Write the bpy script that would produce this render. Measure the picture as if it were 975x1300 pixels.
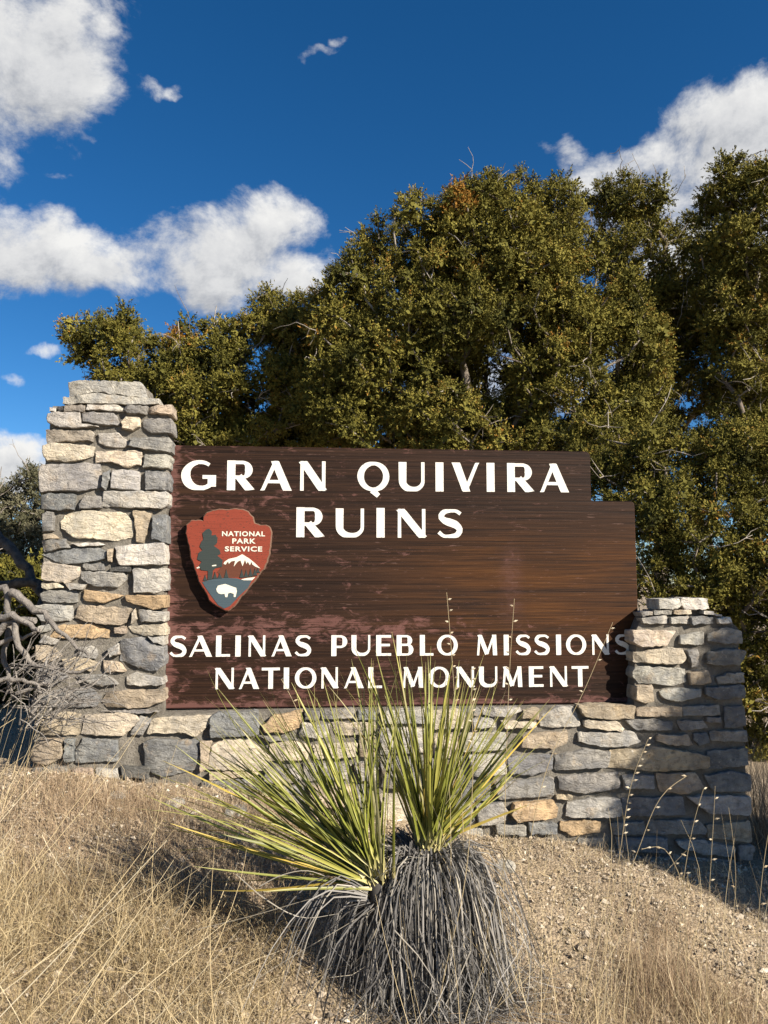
import bpy, math, random
import numpy as np
from mathutils import Vector, Matrix, noise as mnoise

for o in list(bpy.data.objects): bpy.data.objects.remove(o)
SC = bpy.context.scene
COL = SC.collection
R = math.radians
rng = np.random.default_rng(7)
random.seed(7)

# ------------------------------------------------------------------ camera
F = 977.0                                  # focal length in photo pixels (975 x 1300)
CAM = np.array([0.0, 0.0, 1.5])
PITCH = math.atan(90.0 / F)
cam = bpy.data.cameras.new('camera'); cam_o = bpy.data.objects.new('camera', cam); COL.objects.link(cam_o)
cam.sensor_fit = 'VERTICAL'; cam.sensor_height = 36.0; cam.lens = 36.0 * F / 1300.0
cam.clip_start = 0.05; cam.clip_end = 5000
cam_o.location = CAM; cam_o.rotation_euler = (math.pi / 2 + PITCH, 0, 0)
SC.camera = cam_o

# ------------------------------------------------------------------ sun, exposure
SUN_EL = R(28.0)
LH = np.array([-0.80, 0.60])               # horizontal travel of the light (leftwards, away from the viewer)
LH = LH / np.linalg.norm(LH)
LDIR = np.array([LH[0] * math.cos(SUN_EL), LH[1] * math.cos(SUN_EL), -math.sin(SUN_EL)])
sun = bpy.data.lights.new('sun', 'SUN'); sun.energy = 5.0; sun.angle = R(0.53); sun.color = (1.0, 0.90, 0.76)
sun_o = bpy.data.objects.new('sun', sun); COL.objects.link(sun_o)
sun_o.rotation_euler = Vector(LDIR).to_track_quat('-Z', 'Y').to_euler()
sun_o.location = (6, -4, 8)
SC.render.engine = 'CYCLES'; SC.cycles.max_bounces = 4; SC.cycles.diffuse_bounces = 2; SC.cycles.glossy_bounces = 1; SC.cycles.transmission_bounces = 2
SC.view_settings.view_transform = 'Standard'; SC.view_settings.look = 'None'
SC.view_settings.exposure = 1.2; SC.view_settings.gamma = 1.0; SC.view_settings.use_curve_mapping = False

# ------------------------------------------------------------------ node helpers
class NT:
    def __init__(s, tree): s.t = tree; s.n = tree.nodes; s.l = tree.links
    def node(s, typ, **kw):
        n = s.n.new(typ)
        for k, v in kw.items(): setattr(n, k, v)
        return n
    def put(s, sock, v):
        if hasattr(v, 'is_linked') or isinstance(v, bpy.types.NodeSocket): s.l.new(v, sock)
        elif v is not None: sock.default_value = v
    def math(s, op, a, b=None, c=None, clamp=False):
        n = s.n.new('ShaderNodeMath'); n.operation = op; n.use_clamp = clamp
        s.put(n.inputs[0], a)
        if b is not None: s.put(n.inputs[1], b)
        if c is not None: s.put(n.inputs[2], c)
        return n.outputs[0]
    def vmath(s, op, a, b=None):
        n = s.n.new('ShaderNodeVectorMath'); n.operation = op
        s.put(n.inputs[0], a)
        if b is not None: s.put(n.inputs[1], b)
        return n.outputs[0]
    def noise(s, vec, scale, detail=4, rough=0.55, dist=0.0):
        n = s.n.new('ShaderNodeTexNoise')
        if vec is not None: s.l.new(vec, n.inputs['Vector'])
        n.inputs['Scale'].default_value = scale; n.inputs['Detail'].default_value = detail
        n.inputs['Roughness'].default_value = rough; n.inputs['Distortion'].default_value = dist
        return n.outputs['Fac']
    def ramp(s, fac, stops, interp='LINEAR'):
        n = s.n.new('ShaderNodeValToRGB'); n.color_ramp.interpolation = interp
        e = n.color_ramp.elements
        while len(e) > 1: e.remove(e[0])
        e[0].position = stops[0][0]; e[0].color = c4(stops[0][1])
        for p, c in stops[1:]:
            q = e.new(p); q.color = c4(c)
        s.l.new(fac, n.inputs[0]); return n.outputs[0]
    def mix(s, fac, a, b, blend='MIX'):
        n = s.n.new('ShaderNodeMix'); n.data_type = 'RGBA'; n.blend_type = blend
        s.put(n.inputs[0], fac)
        s.put(n.inputs[6], c4(a) if isinstance(a, (tuple, float, int)) else a)
        s.put(n.inputs[7], c4(b) if isinstance(b, (tuple, float, int)) else b)
        return n.outputs[2]
    def mapr(s, v, a, b, c=0.0, d=1.0, smooth=False):
        n = s.n.new('ShaderNodeMapRange'); n.interpolation_type = 'SMOOTHSTEP' if smooth else 'LINEAR'
        s.put(n.inputs[0], v)
        for i, x in enumerate((a, b, c, d)): s.put(n.inputs[i + 1], x)
        return n.outputs[0]
    def bump(s, h, strength=0.5, dist=0.01):
        n = s.n.new('ShaderNodeBump'); n.inputs['Strength'].default_value = strength
        n.inputs['Distance'].default_value = dist; s.l.new(h, n.inputs['Height']); return n.outputs[0]
    def mapping(s, vec, scale=(1, 1, 1), loc=(0, 0, 0)):
        n = s.n.new('ShaderNodeMapping'); n.inputs['Scale'].default_value = scale; n.inputs['Location'].default_value = loc
        s.l.new(vec, n.inputs['Vector']); return n.outputs[0]
def c4(c):
    if isinstance(c, (int, float)): return (c, c, c, 1)
    return tuple(c) if len(c) == 4 else tuple(c) + (1,)
def new_mat(name):
    m = bpy.data.materials.new(name); m.use_nodes = True
    t = NT(m.node_tree); t.n.clear()
    out = t.node('ShaderNodeOutputMaterial'); b = t.node('ShaderNodeBsdfPrincipled')
    t.l.new(b.outputs[0], out.inputs[0])
    b.inputs['Roughness'].default_value = 0.85
    b.inputs['Specular IOR Level'].default_value = 0.25
    return m, t, b

# ------------------------------------------------------------------ pixel <-> place (measuring the photograph)
def ray(px, py):
    x = (px - 487.5) / F; y = (650.0 - py) / F
    cp, sp = math.cos(PITCH), math.sin(PITCH)
    return np.array([x, cp - y * sp, sp + y * cp])
def at(px, py, Y):
    d = ray(px, py); return CAM + d * (Y / d[1])
YAW = R(5.0)
UV = np.array([math.cos(YAW), math.sin(YAW), 0.0]); WV = np.array([-math.sin(YAW), math.cos(YAW), 0.0])
ORG = at(500, 735, 4.0)
def uz(px, py, w=0.0):                     # a point of the sign's own frame: u along the sign, z up
    d = ray(px, py); t = (w - (CAM - ORG) @ WV) / (d @ WV)
    p = CAM + d * t
    return ((p - ORG) @ UV, p[2])
def sw(u, w, z): p = ORG + UV * u + WV * w; return np.array([p[0], p[1], z])

# ------------------------------------------------------------------ world: clear winter sky with fair-weather cumulus
def direl(px, py):
    d = ray(px, py); d /= np.linalg.norm(d)
    return math.atan2(d[0], d[1]), math.asin(d[2])
world = bpy.data.worlds.new('World'); SC.world = world; world.use_nodes = True
world.cycles.sampling_method = 'NONE'
t = NT(world.node_tree); t.n.clear()
wout = t.node('ShaderNodeOutputWorld'); bg = t.node('ShaderNodeBackground'); bg.inputs['Strength'].default_value = 0.062
t.l.new(bg.outputs[0], wout.inputs[0])
sky = t.node('ShaderNodeTexSky', sky_type='NISHITA'); sky.sun_disc = False
sky.sun_elevation = SUN_EL; sky.sun_rotation = math.atan2(-LH[0], -LH[1])
sky.altitude = 2000; sky.air_density = 1.0; sky.dust_density = 0.0; sky.ozone_density = 4.0
hs = t.node('ShaderNodeHueSaturation'); hs.inputs['Saturation'].default_value = 1.26; hs.inputs['Value'].default_value = 0.86
t.l.new(sky.outputs[0], hs.inputs['Color'])
tc = t.node('ShaderNodeTexCoord')
# blobs: azimuth, elevation, half widths (radians), lift
PX = 1.0 / F
BL = []
def blob(px, py, rx, ry, k=1.0):
    a, e = direl(px, py); BL.append((a, e, rx * PX, ry * PX, k))
for b_ in [(20, 70, 112, 82), (-30, 50, 150, 100), (75, 110, 62, 40), (-60, 20, 180, 120), (0, 215, 45, 26, .55), (60, 20, 60, 45),
           (30, 315, 85, 52), (95, 325, 60, 36), (-60, 310, 110, 60), (150, 330, 60, 34), (215, 325, 80, 50), (300, 315, 90, 55),
           (345, 300, 60, 42), (370, 345, 60, 36), (250, 340, 120, 40, 1.2), (130, 335, 80, 38, 1.15),
           (200, 122, 38, 16, .55), (410, 75, 30, 12, .35), (425, 60, 16, 14, .3), (395, 82, 20, 10, .3), (130, 45, 30, 16, .45), (215, 135, 22, 9, .4), (110, 165, 26, 14, .3), (50, 440, 24, 13, .45), (120, 35, 42, 20, .5), (30, 595, 60, 34), (-30, 620, 90, 50),
           (70, 222, 16, 10, .3), (20, 480, 26, 9, .2),
           (960, 140, 70, 50), (900, 160, 70, 44), (1010, 180, 130, 75), (830, 205, 80, 38), (760, 215, 62, 30), (710, 205, 42, 24, .7), (900, 215, 120, 50),
           (940, 330, 160, 90), (880, 260, 120, 50), (560, 430, 150, 60, .8), (690, 480, 160, 60, .8)]:
    blob(*b_)
for k in range(13):                        # the same kind of cloud all round the sky
    a = R(52 + k * 20); e = R(rng.uniform(8, 42)); BL.append((a if a < math.pi else a - 2 * math.pi, e, R(rng.uniform(9, 16)), R(rng.uniform(4, 7)), 1.0))
def cloud_field(vec, shift=None):
    sx = t.node('ShaderNodeSeparateXYZ'); t.l.new(vec, sx.inputs[0])
    az = t.math('ARCTAN2', sx.outputs[0], sx.outputs[1]); el = t.math('ARCSINE', sx.outputs[2])
    best = None
    for a, e, rx, ry, k in BL:
        if shift is not None and k < 0.6: continue
        x = t.math('MULTIPLY_ADD', az, 1 / rx, -a / rx); y = t.math('MULTIPLY_ADD', el, 1 / ry, -e / ry)
        r = t.math('MULTIPLY_ADD', y, y, t.math('MULTIPLY', x, x))
        v = t.math('SUBTRACT', k, r)
        best = v if best is None else t.math('SMOOTH_MAX', best, v, 0.25)
    n1 = t.noise(t.mapping(vec0, (1, 1, 1.3)) if shift is None else t.mapping(t.vmath('ADD', vec0, shift), (1, 1, 1.3)), 9.0, 9, 0.67, 0.2)
    return t.math('MULTIPLY_ADD', t.math('SUBTRACT', n1, 0.5), 3.5, best)
vec0 = tc.outputs['Generated']
wn = t.node('ShaderNodeTexNoise'); wn.inputs['Scale'].default_value = 13.0; wn.inputs['Detail'].default_value = 4; t.l.new(vec0, wn.inputs['Vector'])
warp = t.vmath('MULTIPLY', t.vmath('SUBTRACT', wn.outputs['Color'], (0.5, 0.5, 0.5)), (0.085, 0.085, 0.085))
vw = t.vmath('NORMALIZE', t.vmath('ADD', vec0, warp))
D0 = cloud_field(vw)
off = tuple(np.array([0.55, -0.1, 0.9]) * 0.022)
D1 = cloud_field(t.vmath('NORMALIZE', t.vmath('ADD', vw, off)), off)
alpha = t.mapr(D0, -0.1, 0.95, smooth=True)
lit = t.math('ADD', t.math('MULTIPLY', t.math('SUBTRACT', D0, D1), 0.38), 0.60, clamp=True)
thick = t.mapr(D0, 0.5, 2.4, 0.0, 0.14)
lit = t.math('SUBTRACT', lit, thick, clamp=True)
ccol = t.ramp(lit, [(0.0, (2.0, 2.2, 2.6)), (0.35, (3.0, 3.15, 3.45)), (0.6, (4.9, 4.95, 5.05)), (1.0, (6.6, 6.55, 6.4))])
t.l.new(t.mix(alpha, hs.outputs[0], ccol), bg.inputs['Color'])
# ------------------------------------------------------------------ mesh helpers
class Acc:                                 # collects vertices and faces of ONE mesh
    def __init__(s): s.v = []; s.q = []; s.t = []; s.n = 0; s.a = []
    def add(s, v, quads=None, tris=None, tint=None):
        v = np.asarray(v, dtype=np.float32).reshape(-1, 3)
        s.v.append(v)
        if quads is not None and len(quads): s.q.append(np.asarray(quads, dtype=np.int32).reshape(-1, 4) + s.n)
        if tris is not None and len(tris): s.t.append(np.asarray(tris, dtype=np.int32).reshape(-1, 3) + s.n)
        s.a.append(np.full(len(v), 0.5 if tint is None else 0, dtype=np.float32) + (0 if tint is None else np.asarray(tint, dtype=np.float32)))
        s.n += len(v)
    def mesh(s, name, smooth=False):
        v = np.concatenate(s.v)
        q = np.concatenate(s.q) if s.q else np.zeros((0, 4), np.int32)
        tr = np.concatenate(s.t) if s.t else np.zeros((0, 3), np.int32)
        m = bpy.data.meshes.new(name)
        m.vertices.add(len(v)); m.vertices.foreach_set('co', v.ravel())
        loops = np.concatenate([q.ravel(), tr.ravel()])
        m.loops.add(len(loops)); m.loops.foreach_set('vertex_index', loops)
        starts = np.concatenate([np.arange(len(q)) * 4, len(q) * 4 + np.arange(len(tr)) * 3]).astype(np.int32)
        m.polygons.add(len(q) + len(tr)); m.polygons.foreach_set('loop_start', starts)
        m.polygons.foreach_set('use_smooth', np.full(len(q) + len(tr), smooth, dtype=bool))
        m.update(calc_edges=True)
        at_ = m.attributes.new('tint', 'FLOAT', 'POINT'); at_.data.foreach_set('value', np.concatenate(s.a))
        m.validate()
        return m
def link(name, data, mat=None, parent=None, loc=None, rot=None, **props):
    o = bpy.data.objects.new(name, data); COL.objects.link(o)
    if mat is not None and data is not None and len(data.materials) == 0: data.materials.append(mat)
    if parent is not None: o.parent = parent
    if loc is not None: o.location = loc
    if rot is not None: o.rotation_euler = rot
    for k, v in props.items(): o[k] = v
    return o
def norm(a): return a / (np.linalg.norm(a, axis=-1, keepdims=True) + 1e-9)
def tube(acc, pts, rad, sides=5, tint=None, cap=False, rough=0.0):
    P = np.asarray(pts, float); n = len(P); rad = np.broadcast_to(np.asarray(rad, float), (n,))
    T = norm(np.gradient(P, axis=0))
    ref = np.array([0.31, 0.23, 0.92]) if abs(T[0][2]) < 0.85 else np.array([0.9, 0.3, 0.1])
    A = norm(np.cross(T, ref)); B = np.cross(T, A)
    th = np.arange(sides) / sides * 2 * math.pi
    rr = rad[:, None] * (1 + rough * rng.standard_normal((n, sides)) if rough else np.ones((n, sides)))
    V = P[:, None] + (A[:, None] * np.cos(th)[None, :, None] + B[:, None] * np.sin(th)[None, :, None]) * rr[..., None]
    i = np.arange(n - 1)[:, None] * sides; j = np.arange(sides)[None]; k = (j + 1) % sides
    q = np.stack([i + j, i + k, i + sides + k, i + sides + j], -1).reshape(-1, 4)
    acc.add(V.reshape(-1, 3), q, tint=tint)
    if cap:
        c = acc.n
        acc.add(np.concatenate([V[0], V[-1], P[[0]], P[[-1]]]),
                tris=[(2 * sides, (k_ + 1) % sides, k_) for k_ in range(sides)] + [(2 * sides + 1, sides + k_, sides + (k_ + 1) % sides) for k_ in range(sides)], tint=tint)
def smooth_line(pts, n):
    P = np.asarray(pts, float); d = np.concatenate([[0], np.cumsum(np.linalg.norm(np.diff(P, axis=0), axis=1))])
    s = np.linspace(0, d[-1], n)
    if len(P) < 3: return np.stack([np.interp(s, d, P[:, k]) for k in range(P.shape[1])], 1)
    out = []
    m = np.gradient(P, d, axis=0)
    for x in s:
        k = min(max(np.searchsorted(d, x) - 1, 0), len(P) - 2); h = d[k + 1] - d[k]; u = (x - d[k]) / h
        out.append((2*u**3-3*u**2+1)*P[k] + (u**3-2*u**2+u)*h*m[k] + (-2*u**3+3*u**2)*P[k+1] + (u**3-u**2)*h*m[k+1])
    return np.array(out)
def ribbon(acc, pts, wid, side=None, fold=0.0, tint=None):
    """flat or folded blade along pts"""
    P = np.asarray(pts, float); n = len(P); wid = np.broadcast_to(np.asarray(wid, float), (n,))
    T = norm(np.gradient(P, axis=0))
    if side is None: side = rng.standard_normal(3)
    S = norm(np.cross(T, np.broadcast_to(side, T.shape)))
    if fold:
        N = np.cross(T, S)
        V = np.stack([P - S * wid[:, None] / 2 + N * wid[:, None] * fold, P, P + S * wid[:, None] / 2 + N * wid[:, None] * fold], 1)
        i = np.arange(n - 1) * 3
        q = np.concatenate([np.stack([i, i + 1, i + 4, i + 3], 1), np.stack([i + 1, i + 2, i + 5, i + 4], 1)])
    else:
        V = np.stack([P - S * wid[:, None] / 2, P + S * wid[:, None] / 2], 1)
        i = np.arange(n - 1) * 2
        q = np.stack([i, i + 1, i + 3, i + 2], 1)
    acc.add(V.reshape(-1, 3), q, tint=tint)
def blades(acc, base, tip, bend, wid, seg=4, tint=None):
    """many ribbons at once: base, tip, bend (N,3), wid (N,)"""
    N = len(base); s = np.linspace(0, 1, seg + 1)
    P = base[:, None] + (tip - base)[:, None] * s[None, :, None] + bend[:, None] * (4 * s * (1 - s))[None, :, None]
    side = norm(np.cross(tip - base, rng.standard_normal((N, 3))))
    w = wid[:, None] * (1 - 0.75 * s)[None]
    V = np.stack([P - side[:, None] * w[..., None] / 2, P + side[:, None] * w[..., None] / 2], 2)
    i = (np.arange(N) * (seg + 1) * 2)[:, None] + (np.arange(seg) * 2)[None]
    q = np.stack([i, i + 1, i + 3, i + 2], -1).reshape(-1, 4)
    tn = np.repeat(rng.uniform(0, 1, N) if tint is None else tint, (seg + 1) * 2)
    acc.add(V.reshape(-1, 3), q, tint=tn)

# ------------------------------------------------------------------ materials
def tint_mat(name, stops, rough=0.8, bump=None, transl=0.0, spec=0.25, obj_noise=None, inst=False):
    m, t, b = new_mat(name)
    a = t.node('ShaderNodeAttribute', attribute_name='tint')
    f = a.outputs['Fac']
    if inst:
        ia = t.node('ShaderNodeAttribute', attribute_name='clump_tone', attribute_type='INSTANCER'); f = t.math('ADD', f, ia.outputs['Fac'], clamp=True)
    if obj_noise:
        g = t.node('ShaderNodeTexCoord')
        f = t.math('ADD', f, t.math('MULTIPLY', t.math('SUBTRACT', t.noise(g.outputs['Object'], obj_noise[0], 5), 0.5), obj_noise[1]), clamp=True)
    col = t.ramp(f, stops); t.l.new(col, b.inputs['Base Color'])
    b.inputs['Roughness'].default_value = rough; b.inputs['Specular IOR Level'].default_value = spec
    if bump:
        g = t.node('ShaderNodeTexCoord')
        t.l.new(t.bump(t.noise(t.mapping(g.outputs['Object'], bump[3] if len(bump) > 3 else (1, 1, 1)), bump[0], 6, 0.65), bump[1], bump[2]), b.inputs['Normal'])
    if transl:
        out = [n for n in t.n if n.type == 'OUTPUT_MATERIAL'][0]
        tr = t.node('ShaderNodeBsdfTranslucent'); t.l.new(col, tr.inputs[0])
        mx = t.node('ShaderNodeMixShader'); mx.inputs[0].default_value = transl
        t.l.new(b.outputs[0], mx.inputs[1]); t.l.new(tr.outputs[0], mx.inputs[2]); t.l.new(mx.outputs[0], out.inputs[0])
    return m

def stone_material():
    m, t, b = new_mat('limestone')
    oi = t.node('ShaderNodeObjectInfo'); g = t.node('ShaderNodeTexCoord')
    v = t.node('ShaderNodeVectorMath'); v.operation = 'ADD'
    cb = t.node('ShaderNodeCombineXYZ')
    r40 = t.math('MULTIPLY', oi.outputs['Random'], 40.0)
    t.l.new(r40, cb.inputs[0]); t.l.new(r40, cb.inputs[2])
    t.l.new(g.outputs['Object'], v.inputs[0]); t.l.new(cb.outputs[0], v.inputs[1]); vec = v.outputs[0]
    big = t.noise(vec, 9, 5, 0.6, 0.6); mid = t.noise(vec, 34, 6, 0.65); fine = t.noise(vec, 170, 5, 0.7)
    col = t.mix(t.mapr(big, 0.38, 0.66), t.mix(1.0, oi.outputs['Color'], (0.66, 0.66, 0.68), 'MULTIPLY'), t.mix(1.0, oi.outputs['Color'], (1.15, 1.10, 1.02), 'MULTIPLY'))
    col = t.mix(t.mapr(mid, 0.50, 0.68), col, t.mix(1.0, oi.outputs['Color'], (0.55, 0.53, 0.50), 'MULTIPLY'))
    # warm iron bloom and pale lichen, in patches of their own
    iron = t.math('MULTIPLY', t.mapr(t.noise(vec, 15, 4, 0.6), 0.56, 0.72), t.mapr(oi.outputs['Random'], 0.1, 1.0, 0.1, 0.6))
    col = t.mix(iron, col, (0.3588, 0.2574, 0.1482))
    lich = t.math('MULTIPLY', t.mapr(t.noise(vec, 60, 5, 0.7, 0.5), 0.57, 0.66), t.mapr(t.noise(vec, 8, 2), 0.46, 0.62))
    col = t.mix(t.math('MULTIPLY', lich, 0.6), col, (0.4836, 0.4602, 0.4056))
    col = t.mix(t.mapr(fine, 0.56, 0.75, 0, 0.45), col, (0.0780, 0.0741, 0.0663))
    t.l.new(col, b.inputs['Base Color'])
    vm = t.mapping(vec, (1, 1, 2.2))
    h = t.math('ADD', t.math('MULTIPLY', t.noise(vm, 17, 8, 0.66, 0.8), 1.0), t.math('MULTIPLY', t.noise(vec, 120, 4, 0.7), 0.22))
    t.l.new(t.bump(h, 1.0, 0.022), b.inputs['Normal']); b.inputs['Roughness'].default_value = 0.92; b.inputs['Specular IOR Level'].default_value = 0.1
    return m
def mortar_material():
    m, t, b = new_mat('mortar'); g = t.node('ShaderNodeTexCoord'); vec = g.outputs['Object']
    col = t.ramp(t.noise(vec, 14, 6, 0.65), [(0.3, (0.1170, 0.1053, 0.0897)), (0.55, (0.1950, 0.1794, 0.1521)), (0.75, (0.2574, 0.2340, 0.2028))])
    col = t.mix(t.mapr(t.noise(vec, 160, 3), 0.55, 0.7, 0, 0.6), col, (0.1014, 0.0936, 0.0819))
    t.l.new(col, b.inputs['Base Color'])
    t.l.new(t.bump(t.noise(vec, 90, 6, 0.75), 1.0, 0.014), b.inputs['Normal']); b.inputs['Roughness'].default_value = 0.95
    return m
def sign_material():
    m, t, b = new_mat('weathered_brown_paint'); g = t.node('ShaderNodeTexCoord'); vec = g.outputs['Object']
    sx = t.node('ShaderNodeSeparateXYZ'); t.l.new(vec, sx.inputs[0]); x, z = sx.outputs[0], sx.outputs[2]
    grain = t.noise(t.mapping(vec, (1.4, 8, 95)), 1.0, 8, 0.62, 0.35)
    fine = t.noise(t.mapping(vec, (5, 20, 420)), 1.0, 5, 0.6)
    broad = t.noise(t.mapping(vec, (1.1, 4, 13)), 1.0, 5, 0.6, 0.4)
    col = t.ramp(grain, [(0.30, (0.0065, 0.0030, 0.0019)), (0.46, (0.0151, 0.0071, 0.0043)), (0.62, (0.0274, 0.0130, 0.0072)), (0.8, (0.0446, 0.0209, 0.0108))])
    # bare worn wood where weather took the stain off: lower right half of the board
    mx = t.math('MULTIPLY', t.mapr(x, -0.45, 0.55, smooth=True), t.math('MULTIPLY', t.mapr(z, 0.12, 0.34, smooth=True), t.mapr(z, 1.04, 0.72, smooth=True)))
    worn = t.math('MULTIPLY', mx, t.mapr(t.math('ADD', t.math('MULTIPLY', broad, 0.55), t.math('MULTIPLY', grain, 0.45)), 0.38, 0.58))
    wcol = t.ramp(fine, [(0.3, (0.0396, 0.0158, 0.0065)), (0.55, (0.0936, 0.0382, 0.0122)), (0.75, (0.1656, 0.0756, 0.0252))])
    col = t.mix(t.math('MULTIPLY', worn, 0.62), col, wcol)
    # dusty red primer: edges, lower band, scratches
    edge = t.math('MAXIMUM', t.mapr(x, -1.10, -1.25, 0.0, 0.85, smooth=True), t.mapr(z, 0.07, 0.0, 0.0, 0.85, smooth=True))
    top = t.mapr(z, 1.27, 1.40, 0, .45)
    band = t.math('MULTIPLY', t.math('MULTIPLY', t.mapr(z, 0.27, 0.36, smooth=True), t.mapr(z, 0.52, 0.40, smooth=True)), t.mapr(x, 0.72, 0.1, 0.1, 0.55))
    low = t.math('MULTIPLY', t.mapr(z, 0.42, 0.2, 0, 0.30), t.mapr(x, 0.9, -0.2, 0.45, 1.0))
    lefty = t.mapr(x, 0.35, -0.9, 0.0, 0.25)
    base = t.math('MAXIMUM', t.math('MAXIMUM', edge, band), t.math('MAXIMUM', t.math('MAXIMUM', low, lefty), top))
    pat = t.noise(t.mapping(vec, (9, 9, 20)), 1.0, 10, 0.72, 0.9)
    pat = t.math('MULTIPLY_ADD', t.math('SUBTRACT', fine, 0.5), 0.5, pat)
    thr = t.math('SUBTRACT', 0.645, t.math('MULTIPLY', base, 0.30))
    pm = t.mapr(t.math('SUBTRACT', pat, thr), 0.0, 0.09)
    pcol = t.mix(t.noise(t.mapping(vec, (3, 3, 6)), 1.0, 3), (0.070, 0.027, 0.022), (0.20, 0.10, 0.088))
    col = t.mix(t.math('MULTIPLY', pm, 0.72), col, pcol)
    # a paler scraped streak left of middle right
    st = t.math('MULTIPLY', t.mapr(t.math('ABSOLUTE', t.math('ADD', x, -0.545)), 0.09, 0.0, smooth=True), t.math('MULTIPLY', t.mapr(z, 0.36, 0.5), t.mapr(z, 0.86, 0.7)))
    col = t.mix(t.math('MULTIPLY', st, t.mapr(pat, 0.4, 0.7, 0, 0.65)), col, (0.0936, 0.0468, 0.0418))
    scr = t.mapr(t.noise(t.mapping(vec, (11, 10, 130)), 1.0, 4, 0.6), 0.66, 0.72)
    col = t.mix(t.math('MULTIPLY', scr, 0.5), col, (0.1440, 0.0864, 0.0720))
    t.l.new(col, b.inputs['Base Color'])
    h = t.math('ADD', t.math('MULTIPLY', grain, 0.7), t.math('MULTIPLY', fine, 0.45))
    t.l.new(t.bump(h, 0.55, 0.006), b.inputs['Normal'])
    t.l.new(t.mapr(worn, 0, 1, 0.62, 0.8), b.inputs['Roughness']); b.inputs['Specular IOR Level'].default_value = 0.12
    return m
def paint(name, c, rough=0.7, grain=0.35, chips=0.0, under=(0.05, 0.022, 0.015)):
    m, t, b = new_mat(name); g = t.node('ShaderNodeTexCoord')
    vec = g.outputs['Object']
    gr = t.noise(t.mapping(vec, (6, 8, 330)), 1.0, 5, 0.6)
    col = t.mix(t.mapr(gr, 0.5, 0.75, 0, grain), c, tuple(x * 0.45 for x in c))
    if chips: col = t.mix(t.mapr(t.noise(t.mapping(vec, (60, 60, 190)), 1.0, 4, 0.65), 0.72 - chips, 0.78 - chips), col, under)
    t.l.new(col, b.inputs['Base Color']); b.inputs['Roughness'].default_value = rough
    t.l.new(t.bump(gr, 0.45, 0.004), b.inputs['Normal'])
    return m
M = {}
M['stone'] = stone_material(); M['mortar'] = mortar_material(); M['sign'] = sign_material()
M['white'] = paint('white_letter_paint', (0.6290, 0.6205, 0.5780), 0.65, 0.6, 0.10, (0.1360, 0.1020, 0.0850))
M['red'] = paint('brick_red_paint', (0.1900, 0.0342, 0.0182), 0.75, 0.8, 0.135, (0.0532, 0.0228, 0.0152))
M['tree_paint'] = paint('dark_green_grey_paint', (0.0266, 0.0357, 0.0342), 0.75, 0.3)
M['lake'] = paint('slate_blue_paint', (0.0429, 0.0663, 0.0819), 0.7, 0.3, 0.04)
M['edge'] = paint('raw_carved_edge', (0.1292, 0.0760, 0.0532), 0.9, 0.5)
M['brown'] = paint('dark_brown_paint', (0.0912, 0.0304, 0.0167), 0.8, 0.3)
M['cream'] = paint('cream_paint', (0.5904, 0.5658, 0.4756), 0.65, 0.2, 0.03)
M['bark'] = tint_mat('juniper_bark', [(0, (0.0546, 0.0429, 0.0351)), (0.5, (0.1482, 0.1209, 0.0975)), (1, (0.3432, 0.3120, 0.2730))], 0.9, (60, 0.8, 0.02, (1, 1, 0.25)))
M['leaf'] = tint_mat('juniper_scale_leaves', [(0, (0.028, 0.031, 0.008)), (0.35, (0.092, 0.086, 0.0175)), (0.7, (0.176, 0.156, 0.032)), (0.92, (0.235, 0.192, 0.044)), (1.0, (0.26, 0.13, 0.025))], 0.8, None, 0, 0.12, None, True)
M['grey_leaf'] = tint_mat('grey_juniper_leaves', [(0, (0.0400, 0.0416, 0.0240)), (0.6, (0.1200, 0.1160, 0.0680)), (1, (0.2160, 0.2000, 0.1360))], 0.8, None, 0, 0.12, None, True)
M['straw'] = tint_mat('dry_straw', [(0, (0.1440, 0.0960, 0.0480)), (0.4, (0.3360, 0.2600, 0.1440)), (0.8, (0.5280, 0.4320, 0.2640)), (1, (0.6400, 0.5680, 0.4080))], 0.75, None, 0.25)
M['rust_grass'] = tint_mat('reddish_dry_grass', [(0, (0.1600, 0.1080, 0.0680)), (0.5, (0.3440, 0.2520, 0.1640)), (1, (0.5120, 0.4160, 0.2880))], 0.85, None, 0.2)
M['seed'] = tint_mat('pale_seed_husk', [(0, (0.3825, 0.2890, 0.1700)), (1, (0.6800, 0.6120, 0.4675))], 0.8, None, 0.3)
M['yucca'] = tint_mat('yucca_blade', [(0, (0.060, 0.072, 0.016)), (0.4, (0.135, 0.155, 0.030)), (0.7, (0.25, 0.25, 0.060)), (0.9, (0.48, 0.36, 0.06)), (1, (0.55, 0.46, 0.22))], 0.42, (90, 0.3, 0.003, (1, 1, 0.1)), 0.12, 0.5)
M['dead_yucca'] = tint_mat('dead_yucca_blade', [(0, (0.0301, 0.0284, 0.0267)), (0.35, (0.1118, 0.1075, 0.1032)), (0.75, (0.2580, 0.2451, 0.2279)), (1, (0.4300, 0.3784, 0.2752))], 0.7, None, 0.05)
M['pebble'] = tint_mat('gravel', [(0, (0.0912, 0.0798, 0.0684)), (0.3, (0.2280, 0.1900, 0.1444)), (0.65, (0.3800, 0.3192, 0.2432)), (1, (0.5472, 0.4940, 0.4028))], 0.92, (200, 0.5, 0.004))
M['dead_wood'] = tint_mat('silvered_dead_wood', [(0, (0.0450, 0.0405, 0.0360)), (0.5, (0.1980, 0.1800, 0.1620)), (1, (0.3780, 0.3510, 0.3150))], 0.85, (45, 1.0, 0.02, (1, 1, 1)), 0, 0.2, (25, 0.7))
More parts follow.
